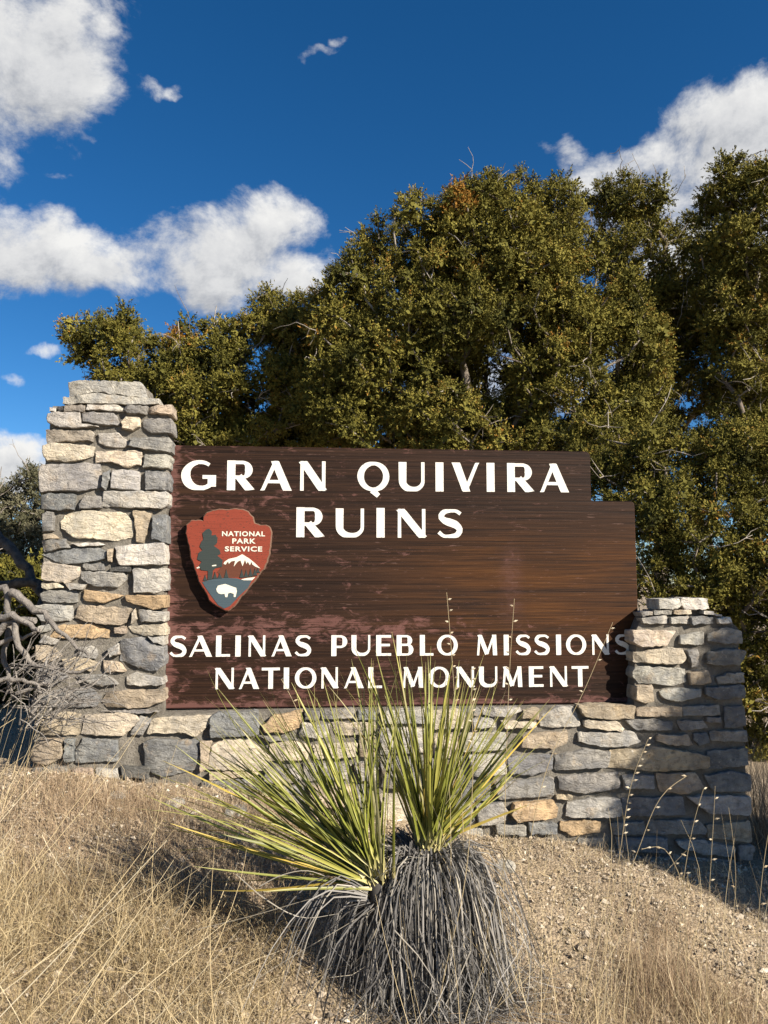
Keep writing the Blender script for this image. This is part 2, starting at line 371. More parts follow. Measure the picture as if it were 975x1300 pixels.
def ground_material():
    m, t, b = new_mat('dry_gravelly_soil'); g = t.node('ShaderNodeTexCoord'); vec = g.outputs['Object']
    big = t.noise(vec, 1.7, 6, 0.6); mid = t.noise(vec, 22, 6, 0.7)
    vor = t.node('ShaderNodeTexVoronoi'); vor.inputs['Scale'].default_value = 85; t.l.new(vec, vor.inputs['Vector'])
    col = t.ramp(t.math('ADD', t.math('MULTIPLY', big, 0.45), t.math('MULTIPLY', mid, 0.55)), [(0.3, (0.1560, 0.1170, 0.0780)), (0.5, (0.2964, 0.2340, 0.1599)), (0.7, (0.4212, 0.3432, 0.2418))])
    col = t.mix(0.35, col, t.ramp(vor.outputs['Color'], [(0.1, (0.1092, 0.0858, 0.0624)), (0.6, (0.3120, 0.2418, 0.1638)), (1.0, (0.4524, 0.3822, 0.2808))]))
    t.l.new(col, b.inputs['Base Color']); b.inputs['Roughness'].default_value = 0.96
    h = t.math('ADD', t.math('MULTIPLY', vor.outputs['Distance'], -0.8), t.noise(vec, 60, 6, 0.7))
    t.l.new(t.bump(h, 0.9, 0.012), b.inputs['Normal'])
    return m
M['ground'] = ground_material()
# ------------------------------------------------------------------ ground
def ground_z(x, y):
    x = np.asarray(x, float); y = np.asarray(y, float)
    xs = 2.6 * np.tanh(x / 2.6)
    near = np.clip((3.75 - y) / 1.6, -0.8, 1.2)
    z = 0.355 - 0.178 * xs - 0.33 * np.clip(near, 0, 0.95) ** 1.2
    z = z + 0.05 * np.clip(y - 4.6, 0, 5) - 0.02 * np.clip(y - 12, 0, 40)
    z = z + 0.02 * np.sin(x * 3.1 + 1.3) * np.cos(y * 2.7) + 0.012 * np.sin(x * 7.3 + y * 5.1)
    return z
def axis(a, b, fine, far, nf):
    c = np.arange(a, b, fine); k = np.arange(1, nf + 1); s = (far / fine) ** (k / nf) * fine
    return np.concatenate([a - s[::-1], c, b + s])
gx = axis(-3.2, 3.2, 0.055, 900, 34); gy = axis(1.0, 5.2, 0.055, 900, 34)
GX, GY = np.meshgrid(gx, gy); GZ = ground_z(GX, GY)
fine_ = np.array([mnoise.noise((x * 9, y * 9, 0.3)) + 0.6 * mnoise.noise((x * 21, y * 21, 1.7)) if -3.3 < x < 3.3 and 0.9 < y < 5.3 else 0.0 for x, y in zip(GX.ravel(), GY.ravel())]).reshape(GX.shape)
GZ = GZ + 0.012 * fine_
ac = Acc(); nx = len(gx); ii = np.arange(len(gy) - 1)[:, None] * nx + np.arange(nx - 1)[None]
ac.add(np.stack([GX, GY, GZ], -1).reshape(-1, 3), np.stack([ii, ii + 1, ii + nx + 1, ii + nx], -1).reshape(-1, 4))
link('ground', ac.mesh('ground', True), M['ground'], kind='structure', label='dry tan gravelly ground sloping up to the stone wall')

# ------------------------------------------------------------------ masonry
from mathutils.geometry import delaunay_2d_cdt
D_ = 0.10                                   # the stone faces stand this far in front of the sign board
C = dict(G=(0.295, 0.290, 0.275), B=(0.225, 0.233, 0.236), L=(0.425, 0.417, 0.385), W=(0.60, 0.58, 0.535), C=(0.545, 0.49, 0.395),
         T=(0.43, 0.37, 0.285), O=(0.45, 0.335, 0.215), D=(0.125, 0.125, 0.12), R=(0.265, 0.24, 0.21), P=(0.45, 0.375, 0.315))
def Z(off, s, pts): return [(off[0] + x / s, off[1] + y / s) for x, y in pts]
Z1 = ((30, 470), 4.643); Z2 = ((30, 720), 4.643); Z3 = ((200, 860), 3.482); Z4 = ((580, 860), 2.468); Z5 = ((760, 740), 4.535); P0 = ((0, 0), 1.0)
def S(z, txt):
    res = []
    for line in txt.strip().split('\n'):
        c, rest = line.strip().split(' ', 1)
        n = [float(v) for v in rest.replace(' ', ',').split(',') if v]
        res.append((c, Z(z[0], z[1], list(zip(n[0::2], n[1::2])))))
    return res
left_stones = S(Z1, '''L 275,72 420,66 690,80 718,160 600,152 430,134 275,150
L 240,160 430,138 620,156 720,168 790,172 792,205 640,208 380,200 240,195
W 158,218 195,218 198,248 158,248
D 200,215 243,212 243,242 205,246
R 246,213 365,210 370,248 246,250
L 383,204 560,208 592,216 585,246 383,236
G 600,218 640,212 735,215 725,262 620,258 598,240
P 740,218 790,210 875,210 876,262 740,256
L 150,262 170,252 335,252 340,318 440,332 300,342 200,335 148,310
G 348,252 540,255 560,325 450,322 348,300
C 580,310 610,280 688,280 690,340 640,357 590,345
G 715,290 870,285 872,370 745,370 705,330
R 138,350 400,362 418,380 400,415 140,425
L 445,375 560,370 622,430 600,452 500,455 445,430
G 635,400 850,400 872,420 865,485 780,475 630,455
C 122,450 180,430 408,450 405,510 270,540 140,530 122,490
C 430,480 690,478 690,560 590,572 520,540 430,545
L 715,500 865,505 855,580 708,575
G 105,565 440,550 458,690 340,712 105,715
B 468,610 508,592 516,640 490,705 468,690
W 532,590 685,600 682,708 520,700
B 720,600 855,602 856,706 722,710
B 108,740 170,728 300,735 295,815 200,828 108,820
G 365,740 460,745 460,810 335,815 330,790
L 485,715 850,720 850,790 820,818 660,810 470,805
G 112,850 150,835 182,840 180,950 112,950
C 228,890 270,845 380,832 590,842 635,900 632,985 520,1000 300,985 232,930
T 645,828 755,840 710,1015 670,1010
B 765,860 840,850 845,1020 810,1005 755,1000
T 118,968 180,965 210,990 118,998
G 108,1005 240,997 275,1045 120,1070
W 285,1022 440,1012 480,1028 350,1042
B 110,1090 270,1058 440,1048 485,1072 480,1110 320,1140 220,1135
T 500,1060 535,1050 525,1125 500,1125
W 545,1040 830,1018 835,1145 570,1150
C 120,1130 330,1160 330,1210 260,1258 108,1230
G 350,1140 470,1140 482,1180 360,1178
D 515,1163 630,1158 630,1187 515,1184
G 345,1185 590,1195 605,1230 560,1278 420,1275 345,1230''') + S(Z2, '''L 650,15 840,10 842,135 770,150 650,148
C 110,95 200,95 240,120 150,132 110,122
G 245,95 370,105 350,134 270,130
G 98,160 150,137 310,142 315,205 170,212 110,195
O 358,135 590,165 480,208 360,200
O 608,165 838,168 838,235 780,248 608,205
L 75,230 130,217 280,228 292,300 270,318 110,315 75,265
T 340,225 630,245 600,330 480,340 305,300
C 640,265 660,245 668,300 642,335
L 678,248 838,268 838,318 692,322
L 90,350 150,335 160,375 100,388
O 215,345 400,335 500,370 498,415 160,415
P 535,355 605,350 605,388 540,392
C 620,350 820,335 840,365 835,395 760,405 650,390
L 735,415 830,405 828,458 775,445
B 580,430 700,412 760,452 828,470 825,570 780,612 690,590 580,550
T 75,460 180,470 220,520 140,570 75,540
L 320,480 400,465 440,490 430,535 340,530
T 235,545 330,525 440,560 420,610 240,610
L 500,480 565,450 570,510 510,530
G 80,590 210,590 260,640 180,700 80,690
G 300,640 480,630 560,690 440,705
L 610,640 660,620 820,650 825,690 700,700 610,692
B 90,790 190,720 380,710 455,760 420,820 200,830
T 490,745 560,722 825,725 822,790 690,830 500,825 465,790
T 100,890 230,850 330,870 320,985 110,990
C 370,870 660,860 680,900 590,990 345,985
T 45,1080 90,1015 230,1010 230,1120 150,1160 45,1140
B 310,1080 360,1010 550,1020 555,1140 310,1150
P 290,1190 400,1180 420,1230 300,1235
L 430,1190 550,1190 570,1250 440,1260
B 245,1015 300,1012 298,1140 240,1150
G 690,870 755,900 700,985 630,985
T 470,545 565,560 600,612 480,620
L 120,400 205,430 190,460 90,445
D 575,1170 740,1180 740,1240 590,1240
G 455,850 690,838 800,850 690,858
G 60,1180 260,1180 260,1240 60,1250''')
wall_stones = S(Z3, '''C -20,180 230,168 232,200 170,262 110,240 -40,248
B -55,290 -30,275 180,278 182,400 20,440 -50,400 -55,350
B 235,180 260,160 440,150 445,250 235,265
O 465,210 520,165 640,150 630,220 560,245 480,240
D 650,142 720,150 715,190 650,185
G 725,150 870,140 875,180 730,185
B 885,150 972,150 968,185 880,185
C 245,300 300,275 400,270 490,350 480,410 225,405
C 500,290 600,280 680,300 660,360 500,370
L 640,200 760,210 750,265 630,265
C 770,200 960,200 965,250 800,255
C 690,300 880,290 880,350 700,360
T 890,270 972,265 972,350 895,350
G 200,460 440,440 460,490 200,495
G 480,400 620,400 630,460 470,465
T 190,285 238,285 220,400 190,415
G 450,255 500,268 560,262 620,275 500,282
T 235,420 440,418 440,434 235,450
L 650,380 850,385 845,450 650,455
L 870,380 972,370 972,450 890,455
G 480,480 640,480 650,560 490,560
T 670,480 860,475 870,570 680,575
B 500,580 760,585 760,650 500,650
G 880,475 972,470 972,560 890,570
L 780,590 970,585 970,660 790,660''') + S(P0, '''L 485,903 540,900 542,918 487,918
C 548,903 598,900 596,925 550,925
L 482,925 545,925 540,955 484,958
C 550,932 580,930 580,960 552,962
G 484,965 560,962 560,1000 487,1000
T 568,968 584,966 584,1003 570,1003
C 484,1008 540,1006 540,1040 487,1042
G 548,1010 600,1008 600,1045 550,1048
L 545,1055 610,1052 612,1082 548,1084''') + S(Z4, '''G 0,100 70,96 72,120 0,122
L 80,98 195,94 200,105 150,125 85,118
T 205,102 255,97 252,130 205,128
L 262,117 320,92 365,92 385,150 300,158 262,152
T 378,88 430,84 555,88 555,128 470,130 400,122
L 45,130 110,128 118,155 50,158
C 140,135 248,140 245,155 150,160
C 398,135 500,137 520,160 510,168 400,155
L 20,175 150,170 150,225 20,232
T 205,180 345,167 345,205 300,222 200,218
L 385,172 550,170 570,200 520,215 460,218 385,200
B 165,250 295,240 298,285 230,305 165,300
G 310,245 400,225 475,232 465,280 310,288
G 320,310 500,298 512,345 400,362 325,350
G 120,330 300,312 300,370 130,380
O 180,395 300,385 315,410 310,440 190,450 170,425
T 310,370 360,368 358,382 310,382
L 348,395 420,375 505,380 508,430 400,438 345,435
G 60,400 140,390 160,420 150,455 70,460
O 325,455 400,447 450,452 445,485 360,495 325,475
B 225,455 310,457 312,488 230,490
G 120,462 210,462 210,490 130,492
G 380,505 460,502 465,545 385,545
L 40,240 150,245 150,300 50,310
B 0,320 105,330 100,385 0,380''')
right_stones = S(Z4, '''T 485,228 590,222 640,218 775,242 780,280 620,292 470,280
T 565,95 700,92 700,122 565,120
G 708,90 820,87 825,118 710,118
B 838,92 895,90 905,150 840,158
G 780,124 825,124 825,142 780,140
G 530,135 610,130 675,140 670,165 560,165
G 690,135 770,135 785,158 700,165
T 628,180 720,180 740,212 680,212 630,200
B 742,175 780,174 792,205 760,212 742,200
G 795,168 905,165 910,200 800,198
B 785,230 908,222 908,275 790,285
T 625,302 740,297 768,340 720,362 640,358
B 778,310 850,292 915,305 915,355 800,355
G 522,305 610,302 612,345 525,348
B 520,380 700,372 710,430 525,435
L 725,375 820,368 915,372 915,430 790,425
G 600,450 750,442 775,470 770,487 610,490
G 485,455 585,450 590,490 490,492
T 780,460 915,450 918,515 790,500
L 685,510 760,505 865,530 865,560 760,550 690,525
B 500,500 650,500 650,545 510,545
G 880,525 925,525 925,570 880,570
G 690,560 860,572 860,610 690,600
B 520,560 670,560 670,600 520,600''') + S(Z5, '''W 340,95 455,90 468,120 450,150 345,152
W 475,88 630,88 632,150 500,155 472,130
C 430,158 530,157 532,180 430,178
L 320,160 420,160 420,183 320,183
L 240,172 310,165 310,185 255,192
L 240,205 390,188 402,235 310,238 250,232
L 408,200 520,188 520,235 414,235
B 525,200 590,190 655,200 655,235 530,238
W 595,162 655,165 660,182 595,180
W 670,178 705,180 705,192 672,190
W 685,200 755,194 762,230 685,235
C 200,280 240,270 435,280 380,360 245,370 190,340
L 470,300 600,285 600,345 570,355 465,352
G 635,290 740,257 820,280 825,345 720,350 630,330
C 205,400 265,398 380,372 470,380 492,430 470,465 300,462 205,455
G 500,390 565,380 565,480 530,490
G 630,400 740,380 830,390 830,415 800,470 690,475 625,460
L 245,480 490,495 498,570 430,590 235,575 205,540 210,490
T 515,515 630,505 640,575 525,585
G 680,545 740,520 830,515 835,575 690,578
T 215,595 300,585 310,680 250,690 205,670
L 355,620 450,605 585,612 580,650 450,685 370,660
B 615,600 835,590 840,660 670,670 615,640''')

def chaikin(P, k=0.18):
    Q = np.roll(P, -1, axis=0); return np.stack([P * (1 - k) + Q * k, P * k + Q * (1 - k)], 1).reshape(-1, 2)
def resample(P, step):
    Q = np.vstack([P, P[:1]]); out = []
    for a, b in zip(Q[:-1], Q[1:]):
        n = max(1, int(round(np.linalg.norm(b - a) / step)))
        for i in range(n): out.append(a + (b - a) * i / n)
    return np.array(out)
def stone_mesh(poly, back, proud, seed):
    """split-face stone; poly (n,2) centred; local axes u, w (towards the viewer is -w), z"""
    r = np.random.default_rng(seed)
    P = resample(chaikin(poly, 0.045), 0.017); so = seed * 1.37
    P = P + np.array([[mnoise.noise((p[0] * 34 + so, p[1] * 34, 1.1)), mnoise.noise((p[0] * 34 + so, p[1] * 34, 7.7))] for p in P]) * 0.005 + r.normal(0, 0.0016, P.shape)
    n = len(P); mn = max(min(np.ptp(P[:, 0]), np.ptp(P[:, 1])), 0.02)
    L = np.linalg.norm(P, axis=1, keepdims=True) + 1e-6
    ins = min(0.0045, mn * 0.08); P2 = P * (1 - ins / L)
    chips = []
    for k in range(5):
        a = r.uniform(0, 6.28); nv_ = np.array([math.cos(a), math.sin(a)]); ext = (P @ nv_).max()
        chips.append((nv_, ext * r.uniform(0.35, 0.95), r.uniform(0.10, 0.40)))
    tilt = r.normal(0, 0.05, 2)
    def hgt(q):
        h = proud * 1.08 + tilt @ q
        for nv_, t_, sl in chips: h -= max(0.0, q @ nv_ - t_) * sl * min(1.0, proud / 0.02)
        h += 0.0055 * mnoise.noise((q[0] * 22 + so, q[1] * 30, 3.3)) + 0.0035 * mnoise.noise((q[0] * 55 + so, q[1] * 75, 9.1))
        return max(h, 0.002)
    # inner points on a jittered grid, joined by a constrained triangulation
    st = max(0.016, math.sqrt(np.ptp(P[:, 0]) * np.ptp(P[:, 1]) / 70)); inner = []
    for x in np.arange(P2[:, 0].min(), P2[:, 0].max(), st):
        for z in np.arange(P2[:, 1].min(), P2[:, 1].max(), st):
            q = np.array([x, z]) + r.uniform(-.35, .35, 2) * st
            A, B = P2, np.roll(P2, -1, 0); cr = ((A[:, 1] > q[1]) != (B[:, 1] > q[1])) & (q[0] < (B[:, 0] - A[:, 0]) * (q[1] - A[:, 1]) / (B[:, 1] - A[:, 1] + 1e-12) + A[:, 0])
            if cr.sum() % 2 and np.min(((P2 - q) ** 2).sum(1)) > (st * 0.45) ** 2: inner.append(q)
    pts = [Vector(q) for q in P2] + [Vector(q) for q in inner]
    vo, _, fo, *_r = delaunay_2d_cdt(pts, [(k, (k + 1) % n) for k in range(n)], [], 1, 1e-5)
    V = [(p[0] * .97, back, p[1] * .97) for p in P] + [(p[0], 0.004, p[1]) for p in P] + [(p[0] * (1 - ins * .12 / l[0]), -max(hgt(p * .98) * .86, .001), p[1] * (1 - ins * .12 / l[0])) for p, l in zip(P, L)]
    b0 = len(V); V += [(q.x, -hgt(np.array(q[:])), q.y) for q in vo]
    F_ = []
    for i in range(2):
        for k in range(n): F_.append((i * n + k, i * n + (k + 1) % n, (i + 1) * n + (k + 1) % n, (i + 1) * n + k))
    for k in range(n): F_.append((2 * n + k, 2 * n + (k + 1) % n, b0 + (k + 1) % n, b0 + k))
    for f in fo: F_.append(tuple(b0 + q for q in f))
    m = bpy.data.meshes.new('stone'); m.from_pydata(V, [], F_); m.update()
    m.polygons.foreach_set('use_smooth', np.ones(len(m.polygons), dtype=bool))
    m.materials.append(M['stone'])
    try: m.set_sharp_from_angle(angle=R(24))
    except Exception: pass
    return m
def frame(name, u, w, z, **props):
    p = sw(u, w, z); e = link(name, None, None, None, p, (0, 0, YAW), **props); e.empty_display_size = 0.1
    e['_b'] = [u, w, z]; return e
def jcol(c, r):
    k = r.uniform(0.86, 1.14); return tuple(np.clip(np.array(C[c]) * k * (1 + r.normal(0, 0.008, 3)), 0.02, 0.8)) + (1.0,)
SEED = [100]
def put_stone(root, poly_uz, w0, back, c, proud=None):
    r = np.random.default_rng(SEED[0]); SEED[0] += 1
    P = np.array(poly_uz, float); ctr = P.mean(0); P = ctr + (P - ctr) * 1.05
    if proud is None: proud = r.uniform(0.012, 0.030)
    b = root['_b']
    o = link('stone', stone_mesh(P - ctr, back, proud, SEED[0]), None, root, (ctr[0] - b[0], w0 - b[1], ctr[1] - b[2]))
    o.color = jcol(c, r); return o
def core(root, levels, w0, w1, name='mortar_core'):
    """levels: (z, u_left, u_right) from bottom to top; rough mortar body"""
    b = root['_b']; lv = np.array(levels, float)
    zs = np.linspace(lv[0, 0], lv[-1, 0], max(4, int((lv[-1, 0] - lv[0, 0]) / 0.02)))
    ul = np.interp(zs, lv[:, 0], lv[:, 1]); ur = np.interp(zs, lv[:, 0], lv[:, 2])
    nu = max(6, int((ur - ul).max() / 0.022)); nw = max(4, int((w1 - w0) / 0.03))
    ring = []
    for z, a, c_ in zip(zs, ul, ur):
        us = np.linspace(a, c_, nu); ws = np.linspace(w0, w1, nw)
        pts = [(u, w0) for u in us] + [(c_, w) for w in ws[1:]] + [(u, w1) for u in us[::-1][1:]] + [(a, w) for w in ws[::-1][1:-1]]
        pts = np.array(pts); cen = pts.mean(0)
        out = []
        for u, w in pts:
            k = 0.006 * mnoise.noise((u * 22, w * 22, z * 22)) + 0.004 * mnoise.noise((u * 60, w * 60, z * 60))
            d = np.array([u - cen[0], (w - cen[1])]); d = d / (np.linalg.norm(d) + 1e-6)
            out.append((u + d[0] * k - b[0], w + (k if w > cen[1] else -k) - b[1], z - b[2]))
        ring.append(out)
    ring = np.array(ring); n = ring.shape[1]; m_ = ring.shape[0]
    i = np.arange(m_ - 1)[:, None] * n; j = np.arange(n)[None]; k = (j + 1) % n
    q = np.stack([i + j, i + k, i + n + k, i + n + j], -1).reshape(-1, 4)
    a = Acc(); V = np.concatenate([ring.reshape(-1, 3), ring[-1].mean(0)[None] + [0, 0, 0.004]])
    l0 = (m_ - 1) * n
    a.add(V, q, [(l0 + x, l0 + (x + 1) % n, len(V) - 1) for x in range(n)])
    return link(name, a.mesh(name, False), M['mortar'], root)
def lev(rows, w):
    out = []
    for y, xl, xr in rows:
        (a, z1), (b, z2) = uz(xl, y, w), uz(xr, y, w); out.append(((z1 + z2) / 2, a, b))
    return sorted(out)
W0 = -D_ + 0.012                              # mortar face
def lay(root, stones, edge_l, edge_r, cap_y, deep, off=0.0):
    for c, poly in stones:
        pts = [uz(x, y, -D_ + off) for x, y in poly]
        xs = [p[0] for p in poly]; ys = [p[1] for p in poly]
        cap = max(ys) < cap_y
        back = deep if cap else (0.13 if (edge_l(np.mean(ys)) > min(xs) - 9 or edge_r(np.mean(ys)) < max(xs) + 9) else 0.05)
        put_stone(root, pts, -D_ + off + (0.012 if cap else 0.006), back, c)

PIL_DEPTH = 0.05
# left pillar
lrows = [(517, 67, 214), (560, 60, 213), (620, 56, 211), (700, 55, 208), (770, 54, 208), (830, 50, 206), (900, 48, 206), (940, 44, 204), (1060, 36, 200)]
Llev = lev(lrows, W0)
pl = frame('stone_pillar', (Llev[0][1] + Llev[0][2]) / 2, 0.1, Llev[0][0] + 0.08,
           label='tall tapering rubble stone pillar at the left end of the sign', category='pillar', group='stone pillars flanking the sign')
core(pl, Llev, W0, PIL_DEPTH)
(ca, cz), (cb_, _) = uz(84, 517, W0), uz(196, 517, W0); (_, cz1) = uz(90, 490, W0)
core(pl, [(cz - 0.02, ca, cb_), (cz1, ca + 0.03, cb_ - 0.04)], W0 + 0.02, PIL_DEPTH - 0.01, 'mortar_cap')
lay(pl, left_stones, lambda y: np.interp(y, [480, 600, 900, 1000], [75, 55, 50, 38]), lambda y: 213, 517, 0.13)
# low wall between the pillars, with a mortar ledge under the sign
(wl, _), (wr, _) = uz(198, 950, W0), uz(815, 950, W0)
zt_l = uz(300, 905, W0)[1]; zb = uz(600, 1110, W0)[1]
wallo = frame('low_stone_wall', (wl + wr) / 2, 0.1, zb + 0.1, label='low rubble stone wall under the brown sign, between the two pillars', category='wall')
core(wallo, [(zb, wl, wr), (zt_l, wl, wr)], W0 + 0.002, 0.11)
lay(wallo, wall_stones, lambda y: -99, lambda y: 9999, 0, 0.05)
# right pillar
rrows = [(783, 815, 922), (800, 808, 938), (860, 806, 941), (920, 804, 944), (1000, 802, 947), (1130, 800, 951)]
Rlev = lev(rrows, W0)
pr = frame('stone_pillar', (Rlev[0][1] + Rlev[0][2]) / 2, 0.1, Rlev[0][0] + 0.05,
           label='short rubble stone pillar at the right end of the sign, partly shaded', category='pillar', group='stone pillars flanking the sign')
core(pr, Rlev, W0 + 0.001, PIL_DEPTH)
(ca, cz), (cb_, _) = uz(836, 783, W0), uz(898, 783, W0); (_, cz1) = uz(840, 765, W0)
core(pr, [(cz - 0.02, ca, cb_), (cz1, ca + 0.01, cb_ - 0.01)], W0 + 0.02, PIL_DEPTH - 0.01, 'mortar_cap')
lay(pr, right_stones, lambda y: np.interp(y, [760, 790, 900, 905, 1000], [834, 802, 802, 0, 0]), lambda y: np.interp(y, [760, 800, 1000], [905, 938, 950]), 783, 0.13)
# ------------------------------------------------------------------ sign
def prism(poly, w0, w1, bevel=0.0, name='board', mat=None):
    """flat outline (n,2) in (u,z) given depth; front face at w0 (towards viewer); ngon faces"""
    P = np.array(poly, float); n = len(P)
    area = 0.5 * np.sum(P[:, 0] * np.roll(P[:, 1], -1) - np.roll(P[:, 0], -1) * P[:, 1])
    if area < 0: P = P[::-1]
    verts = []; faces = []
    def ins(d):
        a = np.roll(P, 1, 0); b = np.roll(P, -1, 0); e1 = norm(P - a); e2 = norm(b - P)
        n1 = np.stack([-e1[:, 1], e1[:, 0]], 1); n2 = np.stack([-e2[:, 1], e2[:, 0]], 1)
        nn = norm(n1 + n2); s = 1 / np.clip((nn * n1).sum(1, keepdims=True), 0.4, 1); return P + nn * d * s
    rings = [(P, w1)] + ([(P, w0 + bevel), (ins(bevel), w0)] if bevel else [(P, w0)])
    for Q, w in rings: verts += [(q[0], w, q[1]) for q in Q]
    for i in range(len(rings) - 1):
        for k in range(n): faces.append((i * n + k, i * n + (k + 1) % n, (i + 1) * n + (k + 1) % n, (i + 1) * n + k))
    faces.append([(len(rings) - 1) * n + k for k in range(n)]); faces.append([k for k in range(n)][::-1])
    m = bpy.data.meshes.new(name); m.from_pydata(verts, [], faces); m.update()
    if mat: m.materials.append(mat)
    return m
def rounded(poly, radii, n=5):
    out = []; N = len(poly)
    for i in range(N):
        p = np.array(poly[i], float); a = np.array(poly[i - 1], float); b = np.array(poly[(i + 1) % N], float); r = radii[i]
        if r <= 0: out.append(tuple(p)); continue
        da = norm(a - p); db = norm(b - p)
        for s in np.linspace(0, 1, n):
            out.append(tuple((p + da * r) * (1 - s) ** 2 + 2 * s * (1 - s) * p + (p + db * r) * s ** 2))
    return out
uL = uz(212, 740)[0]; uR = uz(809, 740)[0]; uS = uz(750, 600)[0]
zT = uz(480, 569)[1]; zM = uz(780, 636)[1]; zB = uz(300, 899)[1]
uC = (uL + uR) / 2
sign = frame('park_sign', uC, 0.04, zB, label='weathered brown wooden sign reading GRAN QUIVIRA RUINS between the stone pillars', category='sign')
sb = sign['_b']
def loc_(u, z): return (u - sb[0], z - sb[2])
outline = rounded([loc_(uL, zB), loc_(uR, zB), loc_(uR, zM), loc_(uS, zM), loc_(uS, zT), loc_(uL, zT)], [0.01, 0.02, 0.028, 0.012, 0.028, 0.02])
link('board', prism(outline, -0.04, 0.05, 0.006, 'board', M['sign']), None, sign)
WL = -0.04                                     # the board's face in the sign's own frame
# lettering with thick and thin strokes
def arc(cx, cy, rx, ry, a0, a1, n=18):
    th = np.radians(np.linspace(a0, a1, n)); return np.stack([cx + rx * np.cos(th), cy + ry * np.sin(th)], 1)
def stroke(pts, w):
    """pts (n,2), widths (n,) -> strip of left/right points"""
    P = np.array(pts, float); w = np.broadcast_to(np.array(w, float), (len(P),)) if np.ndim(w) == 0 else np.interp(np.linspace(0, 1, len(P)), np.linspace(0, 1, len(w)), w)
    T = norm(np.gradient(P, axis=0)); N = np.stack([-T[:, 1], T[:, 0]], 1)
    return P + N * w[:, None] / 2, P - N * w[:, None] / 2
def glyph(ch, w, k=1.0):
    """strokes for a cap of width w (height 1); T thick, t thin"""
    T, t = 0.27 * k, 0.115 * k; m = 0.19 * k; st = []
    def L(a, b, wa, wb=None):
        a, b = np.array(a, float), np.array(b, float)
        if abs(b[0] - a[0]) > 1e-6 and abs(b[1] - a[1]) > 0.35:      # slanted: run past the cap line, then cut level
            e = norm(b - a) * 0.07; a, b = (a - e if a[1] in (0.0, 1.0) or a[1] < .04 or a[1] > .95 else a), (b + e if b[1] < .04 or b[1] > .95 else b)
        st.append(stroke(np.linspace(a, b, 12), [wa, wb or wa]))
    hw = w / 2
    if ch == 'I': L((hw, 0), (hw, 1), T * 1.02)
    elif ch == 'N':
        L((t / 2, 0), (t / 2, 1), t * 1.05, t * 0.95); L((w - t / 2, 0), (w - t / 2, 1), t, t * 1.05); L((t * .8, .98), (w - t * .8, .02), T * .95)
    elif ch == 'U':
        L((T / 2, 1), (T / 2, .36), T, T * .96); L((w - t / 2, 1), (w - t / 2, .36), t, t)
        st.append(stroke(arc(w / 2 + (T - t) / 4, .36, w / 2 - (T + t) / 4, .30, 180, 360, 20), [T * .96, T * .85, m, t * 1.2, t]))
    elif ch == 'V': L((T * .5, 1), (w * .52, .03), T * 1.0, T * .95); L((w - t / 2, 1), (w * .50, .03), t, t * 1.2)
    elif ch == 'A':
        L((t * .5, 0), (w * .47, .96), t, t * 1.2); L((w - T * .52, 0), (w * .46, .97), T, T * .9); L((w * .22, .30), (w * .72, .30), t * .95)
    elif ch == 'L': L((T * .5, 0), (T * .5, 1), T); L((T * .6, t * .55), (w, t * .55), t * 1.1)
    elif ch == 'T': L((w * .5, 0), (w * .5, .95), T * .9); L((0, 1 - t * .6), (w, 1 - t * .6), t * 1.2)
    elif ch == 'E':
        L((T * .5, 0), (T * .5, 1), T)
        for y, e in ((1 - t * .6, w), (.52, w * .92), (t * .6, w)): L((T * .6, y), (e, y), t * 1.15)
    elif ch == 'M':
        L((t / 2, 0), (w * .14, .97), t, t * 1.1); L((w * .15, .96), (w * .50, .06), T * .85); L((w * .50, .06), (w * .83, .96), t); L((w - T * .42, 0), (w * .86, .97), T * .85)
    elif ch in 'PRB':
        L((T * .5, 0), (T * .5, 1), T)
        yb = .44 if ch != 'B' else .53; r = (1 - yb) / 2; ex = w - T * .5 if ch != 'B' else w * .93 - T * .5
        if ch == 'R': ex = w * .93 - T * .48
        def bowl(y0, y1, ex):
            cy = (y0 + y1) / 2; ry = (y1 - y0) / 2; cx = ex - ry * .8
            p = np.vstack([[(T * .6, y1)], arc(cx, cy, ry * .8, ry, 90, -90, 16), [(T * .6, y0)]])
            st.append(stroke(p, [t, t, m * 1.1, T * .98, m * 1.1, t, t]))
        bowl(yb, 1 - t * .55, ex)
        if ch == 'R': L((w * .42, yb + .03), (w - T * .52, 0), T * .9, T * 1.0)
        if ch == 'B': bowl(t * .55, yb, w - T * .5)
    elif ch in 'OQ':
        p = arc(hw, .5, hw - .10 * k, .5 - t * .5, 130, 490, 40)
        st.append(stroke(p, [m, T * .85, m, t, m, T * .80, m, t, m]))
        if ch == 'Q': L((w * .46, .04), (w * .66, -.16), T * .8, t * 1.4)
    elif ch == 'G':
        p = arc(hw * 1.02, .5, hw * .90, .5 - t * .55, 52, 335, 34)
        st.append(stroke(p, [t, t * 1.1, m, T * 1.1, T * 1.1, m, t * 1.2, m])); L((w - T * .5, .12), (w - T * .5, .44), T, T); L((w * .58, .44), (w, .44), t * 1.1)
    elif ch == 'S':
        p = np.array([(.90, .84), (.74, .935), (.50, .945), (.25, .89), (.15, .74), (.26, .62), (.50, .535), (.74, .44), (.87, .28), (.78, .12), (.52, .055), (.24, .07), (.06, .20)])
        p = smooth_line(p, 34); p[:, 0] *= w
        st.append(stroke(p, [t * 1.1, t, t * 1.2, m, m * 1.1, T, T, m * 1.1, m, t * 1.2, t, t * 1.15]))
    return st
